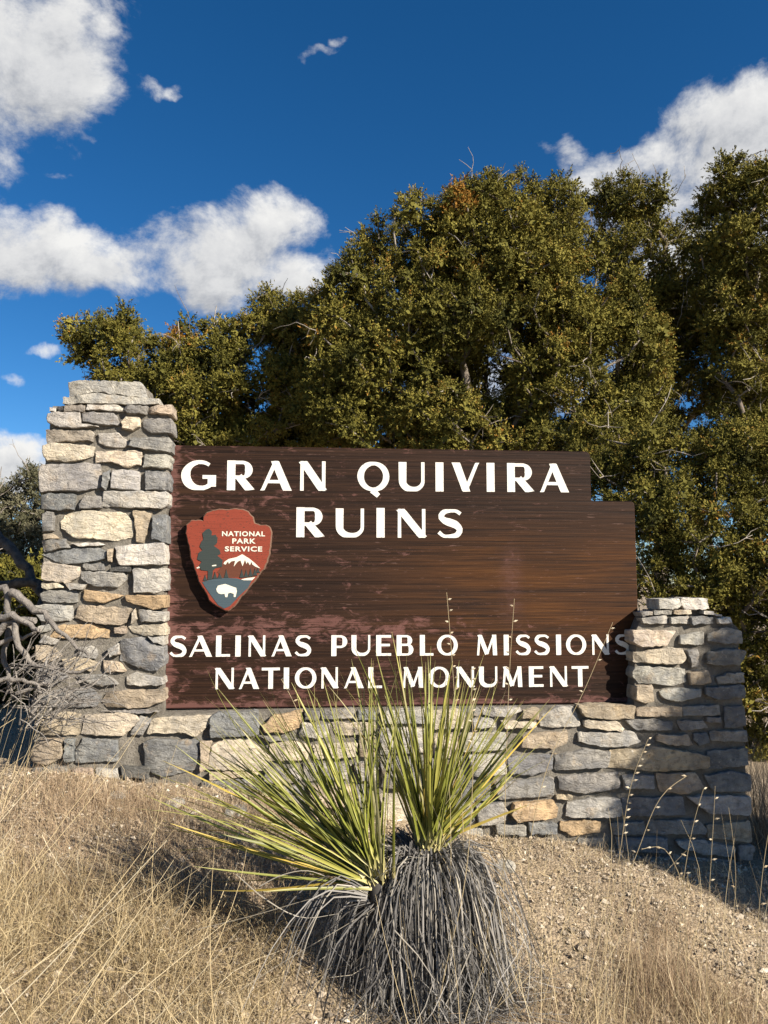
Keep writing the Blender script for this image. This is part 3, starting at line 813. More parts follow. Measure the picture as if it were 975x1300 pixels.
def letter_mesh(ch, w, h, k):
    v, f = [], []; dep = 0.0022
    for si, (A, B) in enumerate(glyph(ch, w / h, k)):
        d = -(dep + 0.0003 * si); n = len(A); b = len(v)
        lo = -1 if ch == 'Q' else 0.0
        A = np.stack([A[:, 0], np.clip(A[:, 1], lo, 1.0)], 1); B = np.stack([B[:, 0], np.clip(B[:, 1], lo, 1.0)], 1)
        for a, c_ in zip(A, B): v += [(a[0] * h, d, a[1] * h), (c_[0] * h, d, c_[1] * h), (a[0] * h, 0.001, a[1] * h), (c_[0] * h, 0.001, c_[1] * h)]
        for i in range(n - 1):
            q = b + 4 * i; r = q + 4
            f += [(q, q + 1, r + 1, r), (q, r, r + 2, q + 2), (q + 1, q + 3, r + 3, r + 1)]
        f += [(b, b + 2, b + 3, b + 1), (b + 4 * n - 4, b + 4 * n - 3, b + 4 * n - 1, b + 4 * n - 2)]
    m = bpy.data.meshes.new('letter'); m.from_pydata(v, [], f); m.update(); m.materials.append(M['white']); return m
TEXT = [
 (584, 622, 588, 625, 1.0, [('G', 233, 274), ('R', 288, 323), ('A', 331, 370), ('N', 381, 413), ('Q', 454, 494), ('U', 506, 539), ('I', 553, 563), ('V', 574, 608), ('I', 618, 628), ('R', 644, 678), ('A', 686, 722)]),
 (645, 682, 646.5, 683, 1.0, [('R', 376, 412), ('U', 426, 462), ('I', 478, 488), ('N', 505, 540), ('S', 555, 588)]),
 (807, 834, 805.5, 831, 0.92, [('S', 215, 237), ('A', 240.5, 269), ('L', 274, 292), ('I', 298.5, 305.5), ('N', 315.5, 336.5), ('A', 345, 370), ('S', 374, 396), ('P', 420.5, 441), ('U', 446, 470), ('E', 477.5, 496.5), ('B', 503.5, 525), ('L', 533, 551), ('O', 555, 581), ('M', 605.5, 631), ('I', 639.5, 646), ('S', 654.5, 674), ('S', 678, 699.5), ('I', 706, 712.5), ('O', 719, 745), ('N', 752, 773), ('S', 780.5, 801)]),
 (848, 875, 845.5, 871.5, 0.92, [('N', 273.5, 297), ('A', 303.5, 330), ('T', 332, 355), ('I', 360, 367), ('O', 374.5, 401), ('N', 408, 429), ('A', 437, 463), ('L', 467.5, 485), ('M', 511.5, 537), ('O', 544.5, 570.5), ('N', 580, 603), ('U', 608, 631), ('M', 638, 662), ('E', 671.5, 691), ('N', 698.5, 720), ('T', 726, 748)]),
]
cache = {}
for (ta, ba, tb_, bb, k, items) in TEXT:
    x0, x1 = items[0][1], items[-1][2]
    hh = (uz(x0, ta)[1] - uz(x0, ba)[1])
    for ch, a, b in items:
        s = (a - x0) / (x1 - x0); yb = ba + (bb - ba) * s
        ua, zb_ = uz(a, yb); ub, _ = uz(b, yb)
        key = (ch, round(ub - ua, 2), k)
        if key not in cache: cache[key] = letter_mesh(ch, ub - ua, hh, k)
        lx, lz = loc_(ua, zb_)
        link('letter', cache[key], None, sign, (lx, WL, lz))
# arrowhead emblem
E0 = ((200, 620), 4.432)
def ep(pts, w=-0.045):
    return [loc_(*uz(x, y, w)) for x, y in Z(E0[0], E0[1], pts)]
arrow = [(160, 205), (190, 179), (225, 176), (255, 181), (256, 158), (278, 136), (310, 121), (355, 114), (400, 117), (440, 110), (480, 116), (512, 130), (538, 158), (546, 192), (578, 206), (612, 203), (634, 218), (643, 245), (640, 300), (633, 360), (620, 420), (600, 455), (570, 492), (545, 528), (520, 556), (497, 585), (468, 614), (450, 645), (428, 672), (398, 692), (372, 688), (338, 668), (310, 652), (290, 632), (272, 592), (250, 560), (232, 528), (222, 495), (208, 462), (200, 430), (186, 400), (180, 360), (172, 320), (166, 280), (158, 250)]
ar = np.array(ep(arrow)); ar = resample(ar, 0.009)
ar = ar + np.array([[mnoise.noise((p[0] * 55, p[1] * 55, 2.2)), mnoise.noise((p[0] * 55, p[1] * 55, 5.2))] for p in ar]) * 0.004
cA = ar.mean(0)
TH = 0.046
emb = link('arrowhead_emblem', prism(ar - cA, -TH, 0.0005, 0.004, 'arrowhead_emblem', M['edge']), None, sign, (cA[0], WL, cA[1]), label='brick red carved arrowhead with tree, mountain and white bison')
def inset_poly(P, d):
    c = P.mean(0); L = np.linalg.norm(P - c, axis=1, keepdims=True); return c + (P - c) * (1 - d / L)
def layer(name, pts, h, mat, raw=False):
    P = (np.array(pts) if raw else np.array(ep(pts, -TH - 0.04))) - cA
    return link(name, prism(P, -h, 0.0, 0.0004, name, mat), None, emb, (0, -TH + 0.0004, 0))
layer('red_field', inset_poly(ar, 0.0055), 0.0018, M['red'], True)
layer('mountain', [(330, 470), (365, 424), (470, 372), (575, 450), (540, 505), (450, 500), (350, 506)], 0.0026, M['brown'])
layer('lake', [(245, 528), (280, 516), (320, 508), (380, 503), (440, 506), (490, 519), (530, 512), (505, 560), (450, 612), (402, 664), (370, 678), (335, 658), (292, 600), (262, 556)], 0.0034, M['lake'])
layer('river', [(465, 512), (500, 504), (547, 499), (528, 517), (480, 517)], 0.0042, M['cream'])
snow = [(365, 424), (372, 412), (395, 396), (440, 386), (472, 369), (510, 392), (545, 420), (576, 451), (548, 440), (530, 428), (524, 412), (516, 432), (504, 412), (496, 424), (488, 400), (474, 438), (462, 404), (446, 412), (424, 440), (432, 406), (410, 410), (396, 424), (392, 410), (378, 428)]
layer('snowcap', snow, 0.0042, M['cream'])
layer('pine_silhouette', [(268, 228), (285, 224), (300, 240), (298, 264), (322, 258), (332, 280), (330, 305), (312, 322), (345, 345), (350, 366), (332, 378), (362, 402), (358, 440), (322, 448), (306, 462), (302, 512), (276, 514), (278, 464), (240, 460), (226, 436), (242, 412), (216, 398), (224, 362), (246, 346), (230, 326), (240, 298), (252, 284), (246, 250)], 0.0046, M['tree_paint'])
for k_, (x, y, h_) in enumerate([(318, 508, 40), (345, 506, 30), (382, 503, 50), (262, 520, 34), (470, 502, 48), (495, 500, 44), (520, 496, 48), (545, 490, 42), (562, 474, 28)]):
    layer('small_pine', [(x - 13, y), (x - 5, y - h_ * .55), (x, y - h_), (x + 5, y - h_ * .55), (x + 13, y)], 0.0050, M['tree_paint'])
layer('snow_streak', [(212, 446), (242, 430), (256, 430), (240, 445), (215, 451)], 0.0042, M['cream'])
layer('snow_streak', [(300, 432), (325, 428), (325, 436), (302, 438)], 0.0052, M['cream'])
layer('bison', [(325, 566), (334, 548), (352, 543), (375, 538), (396, 545), (420, 554), (438, 560), (442, 580), (434, 612), (424, 613), (424, 594), (404, 588), (392, 592), (388, 613), (376, 613), (372, 594), (352, 596), (338, 592), (328, 580)], 0.0052, M['cream'])
def text_part(body, x0, x1, y0, y1):
    cu = bpy.data.curves.new('lettering', 'FONT'); cu.body = body; cu.size = 1.0; cu.offset = 0.028; cu.extrude = 0.0; cu.resolution_u = 3; cu.space_character = 1.12
    o = bpy.data.objects.new('lettering', cu); COL.objects.link(o)
    bpy.context.view_layer.update()
    dg = bpy.context.evaluated_depsgraph_get(); me = bpy.data.meshes.new_from_object(o.evaluated_get(dg))
    bpy.data.objects.remove(o)
    co = np.array([v.co[:] for v in me.vertices]); mn, mx = co.min(0), co.max(0)
    (a, zt), (b, zb_) = ep([(x0, y0)], -TH - 0.04)[0], ep([(x1, y1)], -TH - 0.04)[0]
    for v in me.vertices:
        s = (v.co.x - mn[0]) / (mx[0] - mn[0]); r_ = (v.co.y - mn[1]) / (mx[1] - mn[1])
        v.co = (a + (b - a) * s - cA[0], 0, zb_ + (zt - zb_) * r_ - cA[1])
    me.materials.append(M['cream'])
    link('lettering', me, None, emb, (0, -TH - 0.0036, 0))
text_part('NATIONAL', 358, 602, 238, 268); text_part('PARK', 416, 549, 279, 309); text_part('SERVICE', 374, 586, 324, 354)
# ------------------------------------------------------------------ junipers
def sample_lobes(lobes, spacing, depth_k, r, tries=16000, void=-0.30):
    """clump centres inside a union of ellipsoids, thinned to a spacing"""
    L = np.array([np.concatenate([c, [rx, ry, rz]]) for c, rx, ry, rz in lobes]); vol = (L[:, 3] * L[:, 4] * L[:, 5]) ** 0.8
    idx = r.choice(len(L), tries, p=vol / vol.sum())
    d = norm(r.standard_normal((tries, 3))); rad = r.uniform(0, 1, tries) ** (1 / depth_k)
    P = L[idx, :3] + d * rad[:, None] * L[idx, 3:]
    keep = np.zeros((0, 3)); O = []
    cen = L[:, :3].mean(0)
    for i in range(tries):
        p = P[i]
        if len(keep) and np.min(((keep - p) ** 2).sum(1)) < spacing ** 2 * r.uniform(0.6, 1.5): continue
        if mnoise.noise(tuple(p * 1.7 + 11.3)) + 0.7 * mnoise.noise(tuple(p * 3.3)) < void: continue
        keep = np.vstack([keep, p]); O.append(d[i])
    return keep, np.array(O)
NT_ = 6
def clump_template(r, sprigs=56, elems=15):
    """one juniper tuft of radius 1: short sprigs crowded with scale leaves"""
    d = norm(r.standard_normal((sprigs, 3)) + np.array([0, 0, 0.55])); base = d * (r.uniform(0.05, 1.0, sprigs) ** 0.55 * 0.72)[:, None]
    base = base * np.array([1.0, 1.0, 0.9]); sl = r.uniform(0.38, 0.80, sprigs)
    st = r.normal(0, 0.10, sprigs)
    ei = np.repeat(np.arange(sprigs), elems); E = len(ei); s = r.uniform(0, 1, E)
    off = norm(r.standard_normal((E, 3))) * (0.10 * (1.05 - s * 0.7))[:, None]
    p = base[ei] + d[ei] * (s * sl[ei])[:, None] + off
    ax = norm(d[ei] * 0.75 + norm(off) * 0.8 + r.standard_normal((E, 3)) * 0.25)
    nv = norm(0.9 * p + 0.35 * norm(off) + 0.28 * r.standard_normal((E, 3)) + np.array([0, 0, 0.15])); sd = norm(np.cross(ax, nv))
    hx, hy = ax * (r.uniform(0.12, 0.24, E) * .5)[:, None], sd * (r.uniform(0.05, 0.075, E) * .5)[:, None]
    V = np.stack([p - hx - hy * .7, p - hx * .3 + hy, p + hx + hy * .4, p + hx * .3 - hy], 1).reshape(-1, 3)
    T = np.repeat(np.clip(0.5 + st[ei] + 0.22 * (s - 0.5) + r.normal(0, 0.06, E), 0, 1), 4)
    # broad filler leaves deep inside that close gaps, inner shade put into their tint
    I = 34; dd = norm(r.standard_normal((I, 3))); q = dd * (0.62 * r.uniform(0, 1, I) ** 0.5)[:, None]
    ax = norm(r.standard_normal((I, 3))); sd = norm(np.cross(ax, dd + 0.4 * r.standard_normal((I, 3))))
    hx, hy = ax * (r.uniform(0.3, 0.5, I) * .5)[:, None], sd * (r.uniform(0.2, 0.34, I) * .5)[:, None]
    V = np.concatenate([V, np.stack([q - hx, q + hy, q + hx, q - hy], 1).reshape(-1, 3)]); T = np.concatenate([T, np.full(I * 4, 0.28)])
    return V, T
_tr = np.random.default_rng(77); TEMPL = [clump_template(_tr) for _ in range(NT_)]
def crown_nodes():
    """tufts (faces, by their 'tuft' number) set on the crown's loose points"""
    g = bpy.data.node_groups.new('juniper_tufts', 'GeometryNodeTree')
    g.interface.new_socket('Geometry', in_out='INPUT', socket_type='NodeSocketGeometry'); g.interface.new_socket('Geometry', in_out='OUTPUT', socket_type='NodeSocketGeometry')
    n = g.nodes; l = g.links; gi = n.new('NodeGroupInput'); go = n.new('NodeGroupOutput')
    def attr(name, typ):
        a = n.new('GeometryNodeInputNamedAttribute'); a.data_type = typ; a.inputs['Name'].default_value = name; return a.outputs[0]
    tid = attr('tuft', 'INT')
    def pick(k, geo):
        c = n.new('FunctionNodeCompare'); c.data_type = 'INT'; c.operation = 'EQUAL'; l.new(tid, c.inputs[2]); c.inputs[3].default_value = k
        sgeo = n.new('GeometryNodeSeparateGeometry'); sgeo.domain = 'POINT'; l.new(geo, sgeo.inputs[0]); l.new(c.outputs[0], sgeo.inputs[1]); return sgeo
    s0 = pick(0, gi.outputs[0]); jn = n.new('GeometryNodeJoinGeometry')
    for k in range(NT_, 0, -1):
        sk = pick(k, s0.outputs[1]); ti = n.new('GeometryNodeGeometryToInstance'); l.new(sk.outputs[0], ti.inputs[0]); l.new(ti.outputs[0], jn.inputs[0])
    io = n.new('GeometryNodeInstanceOnPoints'); l.new(s0.outputs[0], io.inputs['Points']); l.new(jn.outputs[0], io.inputs['Instance'])
    io.inputs['Pick Instance'].default_value = True; l.new(attr('which', 'INT'), io.inputs['Instance Index'])
    er = n.new('FunctionNodeEulerToRotation'); l.new(attr('turn', 'FLOAT_VECTOR'), er.inputs[0]); l.new(er.outputs[0], io.inputs['Rotation']); l.new(attr('size', 'FLOAT'), io.inputs['Scale'])
    l.new(io.outputs[0], go.inputs[0]); return g
CROWN = crown_nodes()
def crown_object(C_, O_, r, rc, root, leaf, brown=None, tone=0.0):
    n = len(C_); V = [C_]; T = [np.full(n, 0.5)]; K = [np.zeros(n, int)]; q = []; c0 = n
    for k, (v, t_) in enumerate(TEMPL):
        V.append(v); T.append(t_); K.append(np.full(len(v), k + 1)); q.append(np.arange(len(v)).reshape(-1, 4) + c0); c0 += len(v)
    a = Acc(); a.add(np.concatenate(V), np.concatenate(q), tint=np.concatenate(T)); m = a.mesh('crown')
    N = c0; sz = np.ones(N, np.float32); sz[:n] = r.uniform(rc[0], rc[1], n)
    wh = np.zeros(N, np.int32); wh[:n] = r.integers(0, NT_, n); tu = np.zeros((N, 3), np.float32); tu[:n] = np.stack([r.normal(0, .4, n), r.normal(0, .4, n), r.uniform(0, 6.28, n)], 1)
    ct = np.zeros(N, np.float32); ct[:n] = np.clip(r.normal(tone + 0.05, 0.16, n), -0.45, 0.32)
    if brown is not None: ct[:n][brown(C_)] = 0.55
    for nm, ty, ar_, key in (('size', 'FLOAT', sz, 'value'), ('tuft', 'INT', np.concatenate(K).astype(np.int32), 'value'), ('which', 'INT', wh, 'value'), ('turn', 'FLOAT_VECTOR', tu, 'vector'), ('clump_tone', 'FLOAT', ct, 'value')):
        at_ = m.attributes.new(nm, ty, 'POINT'); at_.data.foreach_set(key, ar_.ravel())
    o = link('crown', m, M[leaf], root, kind='stuff'); md = o.modifiers.new('tufts', 'NODES'); md.node_group = CROWN
    return o
def skeleton(acc, foot, C_, r, r_tip=0.006, r_base=0.13, lean=None, bare=60, twigs=3, R_=None):
    """join clump centres into a branching tree growing from the foot"""
    top = C_[:, 2].max(); ctr = C_.mean(0)
    nodes = [np.array(foot, float)]; par = [-1]
    stem = [(0.12, 0.05), (0.26, 0.10), (0.40, 0.0), (0.52, 0.08)]
    for f, j in stem:
        p = np.array([foot[0] + (ctr[0] - foot[0]) * f * 1.2 + r.normal(0, 0.08), foot[1] + (ctr[1] - foot[1]) * f * 1.2 + r.normal(0, 0.08), foot[2] + (top - foot[2]) * f])
        nodes.append(p); par.append(len(nodes) - 2)
    order = np.argsort(np.linalg.norm(C_ - np.array(nodes[2]), axis=1))
    NP = np.array(nodes); pl_ = [0.0]
    for k in range(1, len(nodes)): pl_.append(pl_[-1] + np.linalg.norm(nodes[k] - nodes[k - 1]))
    node_of = {}
    for i in order:
        c = C_[i]
        dist = np.linalg.norm(NP - c, axis=1) * (1.0 + 0.9 * np.clip((NP[:, 2] - c[2]) / 0.5, 0, 1))
        cost = dist + 0.22 * np.array(pl_); cost[0] += 3
        j = int(np.argmin(cost)); a = NP[j]; L = np.linalg.norm(c - a); prev = j
        m = max(1, int(L / 0.22))
        for q in range(1, m + 1):
            s = q / m; p = a + (c - a) * s + (r.normal(0, 0.045, 3) if q < m else 0) + np.array([0, 0, -0.12 * L * s * (1 - s)])
            nodes.append(p); par.append(prev); pl_.append(pl_[prev] + np.linalg.norm(p - nodes[prev])); prev = len(nodes) - 1
            NP = np.vstack([NP, p])
        node_of[i] = prev
    w = np.zeros(len(nodes))
    for i in node_of.values(): w[i] += 1
    for k in range(len(nodes) - 1, 0, -1): w[par[k]] += w[k]
    rad = r_tip + (r_base - r_tip) * (w / w[0]) ** 0.55
    kids = [[] for _ in nodes]
    for k in range(1, len(nodes)): kids[par[k]].append(k)
    # chains
    stack = [(0, None)]
    while stack:
        s, p0 = stack.pop(); chain = ([p0] if p0 is not None else []) + [s]
        cur = s
        while kids[cur]:
            ks = sorted(kids[cur], key=lambda q: -w[q])
            for q in ks[1:]: stack.append((q, cur))
            cur = ks[0]; chain.append(cur)
        if len(chain) > 1:
            pts = np.array([nodes[q] for q in chain]); rr = np.array([rad[q] for q in chain]); 
            if p0 is not None: rr[0] = min(rr[0], rr[1] * 1.15)
            tube(acc, pts, rr, 6 if rr.max() > 0.03 else 4, tint=np.clip(0.74 - 2.2 * rr.max() + r.normal(0, 0.12), 0.1, 0.95), rough=0.08)
    # bare silvery twigs showing in the gaps
    pick = r.choice(len(nodes), min(bare, len(nodes)), replace=False)
    for k in pick:
        if nodes[k][2] < foot[2] + 0.5: continue
        p = np.array(nodes[k]); d = norm(r.standard_normal(3) + np.array([0, -0.35, 0.1]) - 0.25 * norm(p - ctr)); pts = [p]
        for q in range(r.integers(4, 8)):
            d = norm(d + r.normal(0, 0.35, 3)); p = p + d * r.uniform(0.07, 0.14); pts.append(p)
        tube(acc, pts, np.linspace(0.0065, 0.0025, len(pts)), 4, tint=r.uniform(0.65, 1.0))
        for z_ in range(2):
            k2 = r.integers(1, len(pts) - 1); q0 = pts[k2]; d2 = norm(r.standard_normal(3) + d)
            tube(acc, [q0, q0 + d2 * 0.09, q0 + d2 * 0.16 + r.normal(0, 0.03, 3)], [0.005, 0.004, 0.002], 3, tint=r.uniform(0.65, 1.0))
    return nodes
def juniper(label, foot_px, depth, lobes_px, seed, spacing=0.22, sprigs=25, elems=11, size=1.0, thick=1.0, leaf='leaf', r_base=0.13, bare=70, dead=(), brown=None, tone=0.0, name='juniper_tree', depth_k=2.2, cat='tree', rc=(0.09, 0.22), lobes3=None, foot3=None, void=-0.30):
    r = np.random.default_rng(seed)
    lobes = []
    for (x, y, rp, *rest) in lobes_px:
        dy = rest[0] if rest else 0.0
        Y = depth + dy; k = Y / F; lobes.append((at(x, y, Y), rp * k, rp * k * thick, rp * k * (rest[1] if len(rest) > 1 else 1.0)))
    if lobes3: lobes += lobes3
    C_, O_ = sample_lobes(lobes, spacing, depth_k, r, void=void)
    f = at(foot_px[0], 740, depth) if foot3 is None else np.array(foot3, float); f[2] = ground_z(f[0], f[1]) - 0.05
    root = link(name, None, None, None, tuple(f), label=label, category=cat, group='junipers growing around the sign'); root.empty_display_size = 0.2
    crown_object(C_ - f, O_, r, rc, root, leaf, (lambda P: brown(P + f)) if brown else None, tone)
    a = Acc(); skeleton(a, np.zeros(3), C_ - f, r, r_base=r_base, bare=bare)
    for line in dead:
        pts = np.array([at(x, y, depth - 0.2) for x, y in line]) - f
        tube(a, smooth_line(pts, 3 * len(pts)), np.linspace(0.014, 0.005, 3 * len(pts)), 4, tint=1.0)
    link('trunk', a.mesh('trunk', True), M['bark'], root)
    return root, len(C_)
def near_px(x, y, rad_px):
    def f(P):
        d = P - CAM; k = d[:, 1]; cp, sp = math.cos(PITCH), math.sin(PITCH)
        fy = d[:, 1] * cp + d[:, 2] * sp; vy = -d[:, 1] * sp + d[:, 2] * cp
        return (np.hypot(487.5 + F * d[:, 0] / fy - x, 650 - F * vy / fy - y) < rad_px)
    return f
cnt = []
o, n_ = juniper('broad dense juniper rising directly behind the sign, with a rusty brown sprig near its top', (640, 0), 8.6,
    [(640, 330, 92), (705, 320, 78), (590, 315, 80), (525, 335, 72), (480, 380, 72), (440, 420, 58), (560, 420, 110), (660, 430, 120), (745, 400, 80), (780, 460, 72), (800, 500, 50),
     (470, 500, 90), (570, 520, 100), (700, 520, 100), (780, 550, 70), (650, 560, 80), (597, 240, 18), (655, 245, 26), (520, 275, 25), (700, 250, 22), (620, 265, 35), (750, 320, 38), (440, 355, 26)],
    11, void=-0.17, spacing=0.185, r_base=0.16, bare=110, thick=0.95, brown=near_px(588, 262, 17))
cnt.append(n_)
o, n_ = juniper('lower spreading juniper behind the left pillar with bare dead twigs on top', (290, 0), 9.6,
    [(150, 440, 42), (110, 432, 28), (175, 470, 55), (235, 470, 55), (250, 430, 22), (290, 470, 60), (345, 410, 32), (385, 400, 30), (330, 385, 14), (350, 450, 60), (400, 440, 60), (240, 530, 75), (340, 530, 85), (420, 510, 60), (180, 520, 60), (150, 560, 60)],
    12, void=-0.18, spacing=0.19, r_base=0.12, bare=90, dead=[[(282, 470), (276, 430), (272, 405), (275, 388)], [(274, 410), (282, 398)], [(276, 425), (266, 412)], [(288, 425), (290, 412), (284, 400)], [(222, 470), (228, 440), (226, 408)]],
    brown=near_px(228, 425, 10))
cnt.append(n_)
o, n_ = juniper('open airy juniper right of the broad one, sky showing through its limbs', (830, 0), 10.6,
    [(765, 255, 26), (795, 265, 38), (840, 275, 36), (870, 290, 30), (800, 330, 42), (860, 350, 52), (815, 390, 48), (875, 420, 50), (840, 460, 50), (770, 320, 25), (800, 540, 60), (870, 520, 55)],
    13, void=-0.10, spacing=0.21, r_base=0.12, bare=170, tone=-0.02, depth_k=3)
cnt.append(n_)
o, n_ = juniper('tallest juniper at the right edge, its crown above the open one', (985, 0), 9.2,
    [(935, 225, 26), (915, 250, 30), (950, 265, 42), (985, 250, 48), (935, 320, 45), (975, 340, 58), (920, 390, 40), (960, 430, 60), (1010, 400, 75, 0.9), (945, 490, 50), (1000, 510, 75, 0.7), (1040, 320, 65, 1.2), (930, 560, 48)],
    14, void=-0.15, spacing=0.20, r_base=0.14, bare=150, depth_k=2.6)
cnt.append(n_)
o, n_ = juniper('low bushy juniper standing behind the short right pillar', (900, 0), 6.6,
    [(775, 600, 36, 0.5), (800, 640, 40, .5), (760, 570, 40, .9), (840, 590, 50, .4), (900, 610, 50, .2), (955, 600, 60, .2), (870, 670, 55), (930, 680, 65), (985, 690, 70), (850, 730, 48), (905, 745, 60), (965, 770, 70), (955, 850, 55), (1000, 860, 70), (980, 930, 45), (965, 985, 34), (1010, 1000, 60), (830, 660, 40), (890, 820, 60, .3)],
    15, void=-0.35, spacing=0.16, r_base=0.09, bare=100, size=0.85, depth_k=2.0, name='juniper_bush', cat='bush', rc=(0.07, 0.15))
cnt.append(n_)
o, n_ = juniper('pale grey-green juniper far behind, left of the tall pillar', (0, 0), 13.0,
    [(42, 630, 34), (25, 660, 40), (50, 680, 36), (-10, 680, 60), (20, 720, 50), (-60, 650, 70), (60, 740, 50)],
    16, spacing=0.26, r_base=0.1, bare=120, leaf='grey_leaf', depth_k=2.4, sprigs=14)
cnt.append(n_)
o, n_ = juniper('dark juniper low behind the tall left pillar, beside the fallen branch', (60, 0), 5.3,
    [(20, 800, 70), (-40, 780, 80), (60, 790, 70), (0, 870, 60), (60, 890, 50), (15, 915, 45), (-40, 900, 60), (130, 800, 60)],
    17, spacing=0.21, r_base=0.07, bare=60, depth_k=2.0, name='juniper_bush', cat='bush', tone=-0.1)
cnt.append(n_)
# juniper just outside the right edge: it throws the shadow over the short pillar
sh = []
for (u, z, t_, r_) in [(2.30, 1.25, 3.1, .45), (2.12, 0.86, 3.1, .45), (1.90, 0.58, 3.1, .42), (1.55, 0.28, 3.1, .33), (1.40, 0.05, 3.1, .28), (2.0, 0.2, 3.0, .45), (2.5, 0.6, 3.1, .5), (1.5, -0.2, 3.1, .3), (1.95, -0.15, 3.0, .4), (2.4, 0.1, 3.0, .45)]:
    p = sw(u, -D_, z) - LDIR * t_; sh.append((p, r_, r_, r_))
fp = np.mean([s[0] for s in sh], 0)
o, n_ = juniper('juniper just past the right edge, shading the short pillar', (0, 0), 3.0, [], 18, void=-2, spacing=0.16, r_base=0.08, bare=20, lobes3=sh, foot3=(fp[0], fp[1], 0), sprigs=16)
cnt.append(n_)
pass

# ------------------------------------------------------------------ fallen dead limb against the left pillar
r = np.random.default_rng(31)
a = Acc()
root_p = at(-10, 830, 3.45)
db = link('dead_branch', None, None, None, tuple(root_p), label='grey twisted fallen juniper limb leaning against the left pillar', category='branch')
def limb(acc, line, d0, d1, r0, r1, tint=0.6, n=14, wob=0.006):
    pts = np.array([at(x, y, d0 + (d1 - d0) * i / (len(line) - 1)) for i, (x, y) in enumerate(line)])
    pts = smooth_line(pts, n); pts[1:-1] += r.normal(0, wob, pts[1:-1].shape)
    tube(acc, pts - root_p, np.linspace(r0, r1, n), 7 if r0 > 0.012 else 4, tint=max(0.05, tint - 0.20), rough=0.07, cap=r0 > 0.012)
limb(a, [(-60, 640), (-10, 672), (25, 705), (48, 748), (62, 790)], 4.3, 4.0, 0.036, 0.022, 0.35, 16, 0.014)
limb(a, [(-40, 745), (10, 742), (45, 740), (60, 770)], 4.1, 3.9, 0.03, 0.02, 0.2)
limb(a, [(-60, 905), (-20, 830), (0, 800), (25, 787), (45, 788)], 3.5, 3.45, 0.028, 0.014, 0.7)
limb(a, [(14, 752), (30, 762), (55, 782), (80, 803), (98, 823), (112, 832)], 3.55, 3.45, 0.020, 0.005, 0.65)
limb(a, [(-50, 800), (-5, 785), (22, 783), (40, 795), (50, 800)], 3.5, 3.4, 0.022, 0.010, 0.75)
limb(a, [(20, 790), (24, 815), (35, 838), (60, 848), (95, 853), (120, 846)], 3.45, 3.4, 0.016, 0.004, 0.7)
limb(a, [(-30, 760), (5, 748), (12, 780), (6, 830), (14, 880)], 3.6, 3.5, 0.018, 0.010, 0.6)
limb(a, [(-40, 850), (0, 815), (35, 808), (48, 800)], 3.5, 3.45, 0.016, 0.006, 0.8)
limb(a, [(-30, 880), (10, 862), (35, 866), (58, 880)], 3.4, 3.4, 0.014, 0.006, 0.7)
link('limb', a.mesh('limb', True), M['dead_wood'], db)
a = Acc()
limb(a, [(40, 905), (70, 880), (110, 858), (140, 830), (152, 818)], 3.42, 3.5, 0.008, 0.003, 0.8, 12)
limb(a, [(45, 920), (80, 885), (118, 868), (146, 842), (150, 850)], 3.42, 3.5, 0.007, 0.002, 0.85, 12)
limb(a, [(20, 880), (60, 868), (100, 845), (132, 815)], 3.4, 3.48, 0.007, 0.002, 0.7, 12)
limb(a, [(138, 845), (143, 862), (142, 882), (150, 890)], 3.5, 3.5, 0.003, 0.0015, 0.8, 8)
for k in range(120):
    x0, y0 = r.uniform(-10, 95), r.uniform(840, 925); ang = r.normal(-0.55, 0.55); L = r.uniform(25, 85)
    x1, y1 = x0 + L * math.cos(ang), y0 + L * math.sin(ang); mx_, my_ = (x0 + x1) / 2 + r.normal(0, 6), (y0 + y1) / 2 + r.normal(0, 6)
    d = r.uniform(3.35, 3.6)
    limb(a, [(x0, y0), (mx_, my_), (x1, y1)], d, d + r.normal(0, 0.05), r.uniform(0.0018, 0.0042), 0.0012, r.uniform(0.45, 1), 6, 0.003)
link('twigs', a.mesh('twigs'), M['dead_wood'], db, kind='stuff')
# ------------------------------------------------------------------ yucca
r = np.random.default_rng(41)
YC = at(545, 1085, 2.75); yf = np.array([YC[0], YC[1], float(ground_z(YC[0], YC[1]))])
yuc = link('yucca', None, None, None, tuple(yf), label='narrow-leaved yucca with two green heads and a grey skirt of dead leaves', category='yucca')
def leaf_mesh(L, wid, curve, seed):
    q = np.random.default_rng(seed); n = 9; s = np.linspace(0, 1, n)
    pts = np.stack([q.normal(0, 0.006) * np.sin(s * 3), curve * s ** 2 * L, L * s * (1 - 0.25 * abs(curve) * s)], 1)
    w = wid * np.interp(s, [0, 0.08, 0.35, 0.8, 1], [1.3, 1.0, 0.95, 0.6, 0.05])
    a = Acc(); ribbon(a, pts, w, side=np.array([0, 1.0, 0.0]), fold=0.28 * q.choice([-1, 1]), tint=np.repeat(np.interp(s, [0, .1, .8, 1], [0.9, 0.0, 0.08, 0.45]), 3))
    m = a.mesh('leaf', True); m.materials.append(M['yucca_leaf']); return m
def yucca_leaf_material():
    m, t, b = new_mat('yucca_leaf'); at_ = t.node('ShaderNodeAttribute', attribute_name='tint'); oi = t.node('ShaderNodeObjectInfo')
    f = t.math('MULTIPLY_ADD', t.math('SUBTRACT', oi.outputs['Random'], 0.5), 0.2, at_.outputs['Fac'], clamp=True)
    col = t.mix(t.math('MULTIPLY', f, 1.0), oi.outputs['Color'], (0.46, 0.40, 0.20))
    g = t.node('ShaderNodeTexCoord'); col = t.mix(t.mapr(t.noise(t.mapping(g.outputs['Object'], (400, 400, 6)), 1.0, 3), 0.45, 0.7, 0, 0.22), col, (0.34, 0.32, 0.12))
    t.l.new(col, b.inputs['Base Color']); b.inputs['Roughness'].default_value = 0.45; b.inputs['Specular IOR Level'].default_value = 0.3
    return m
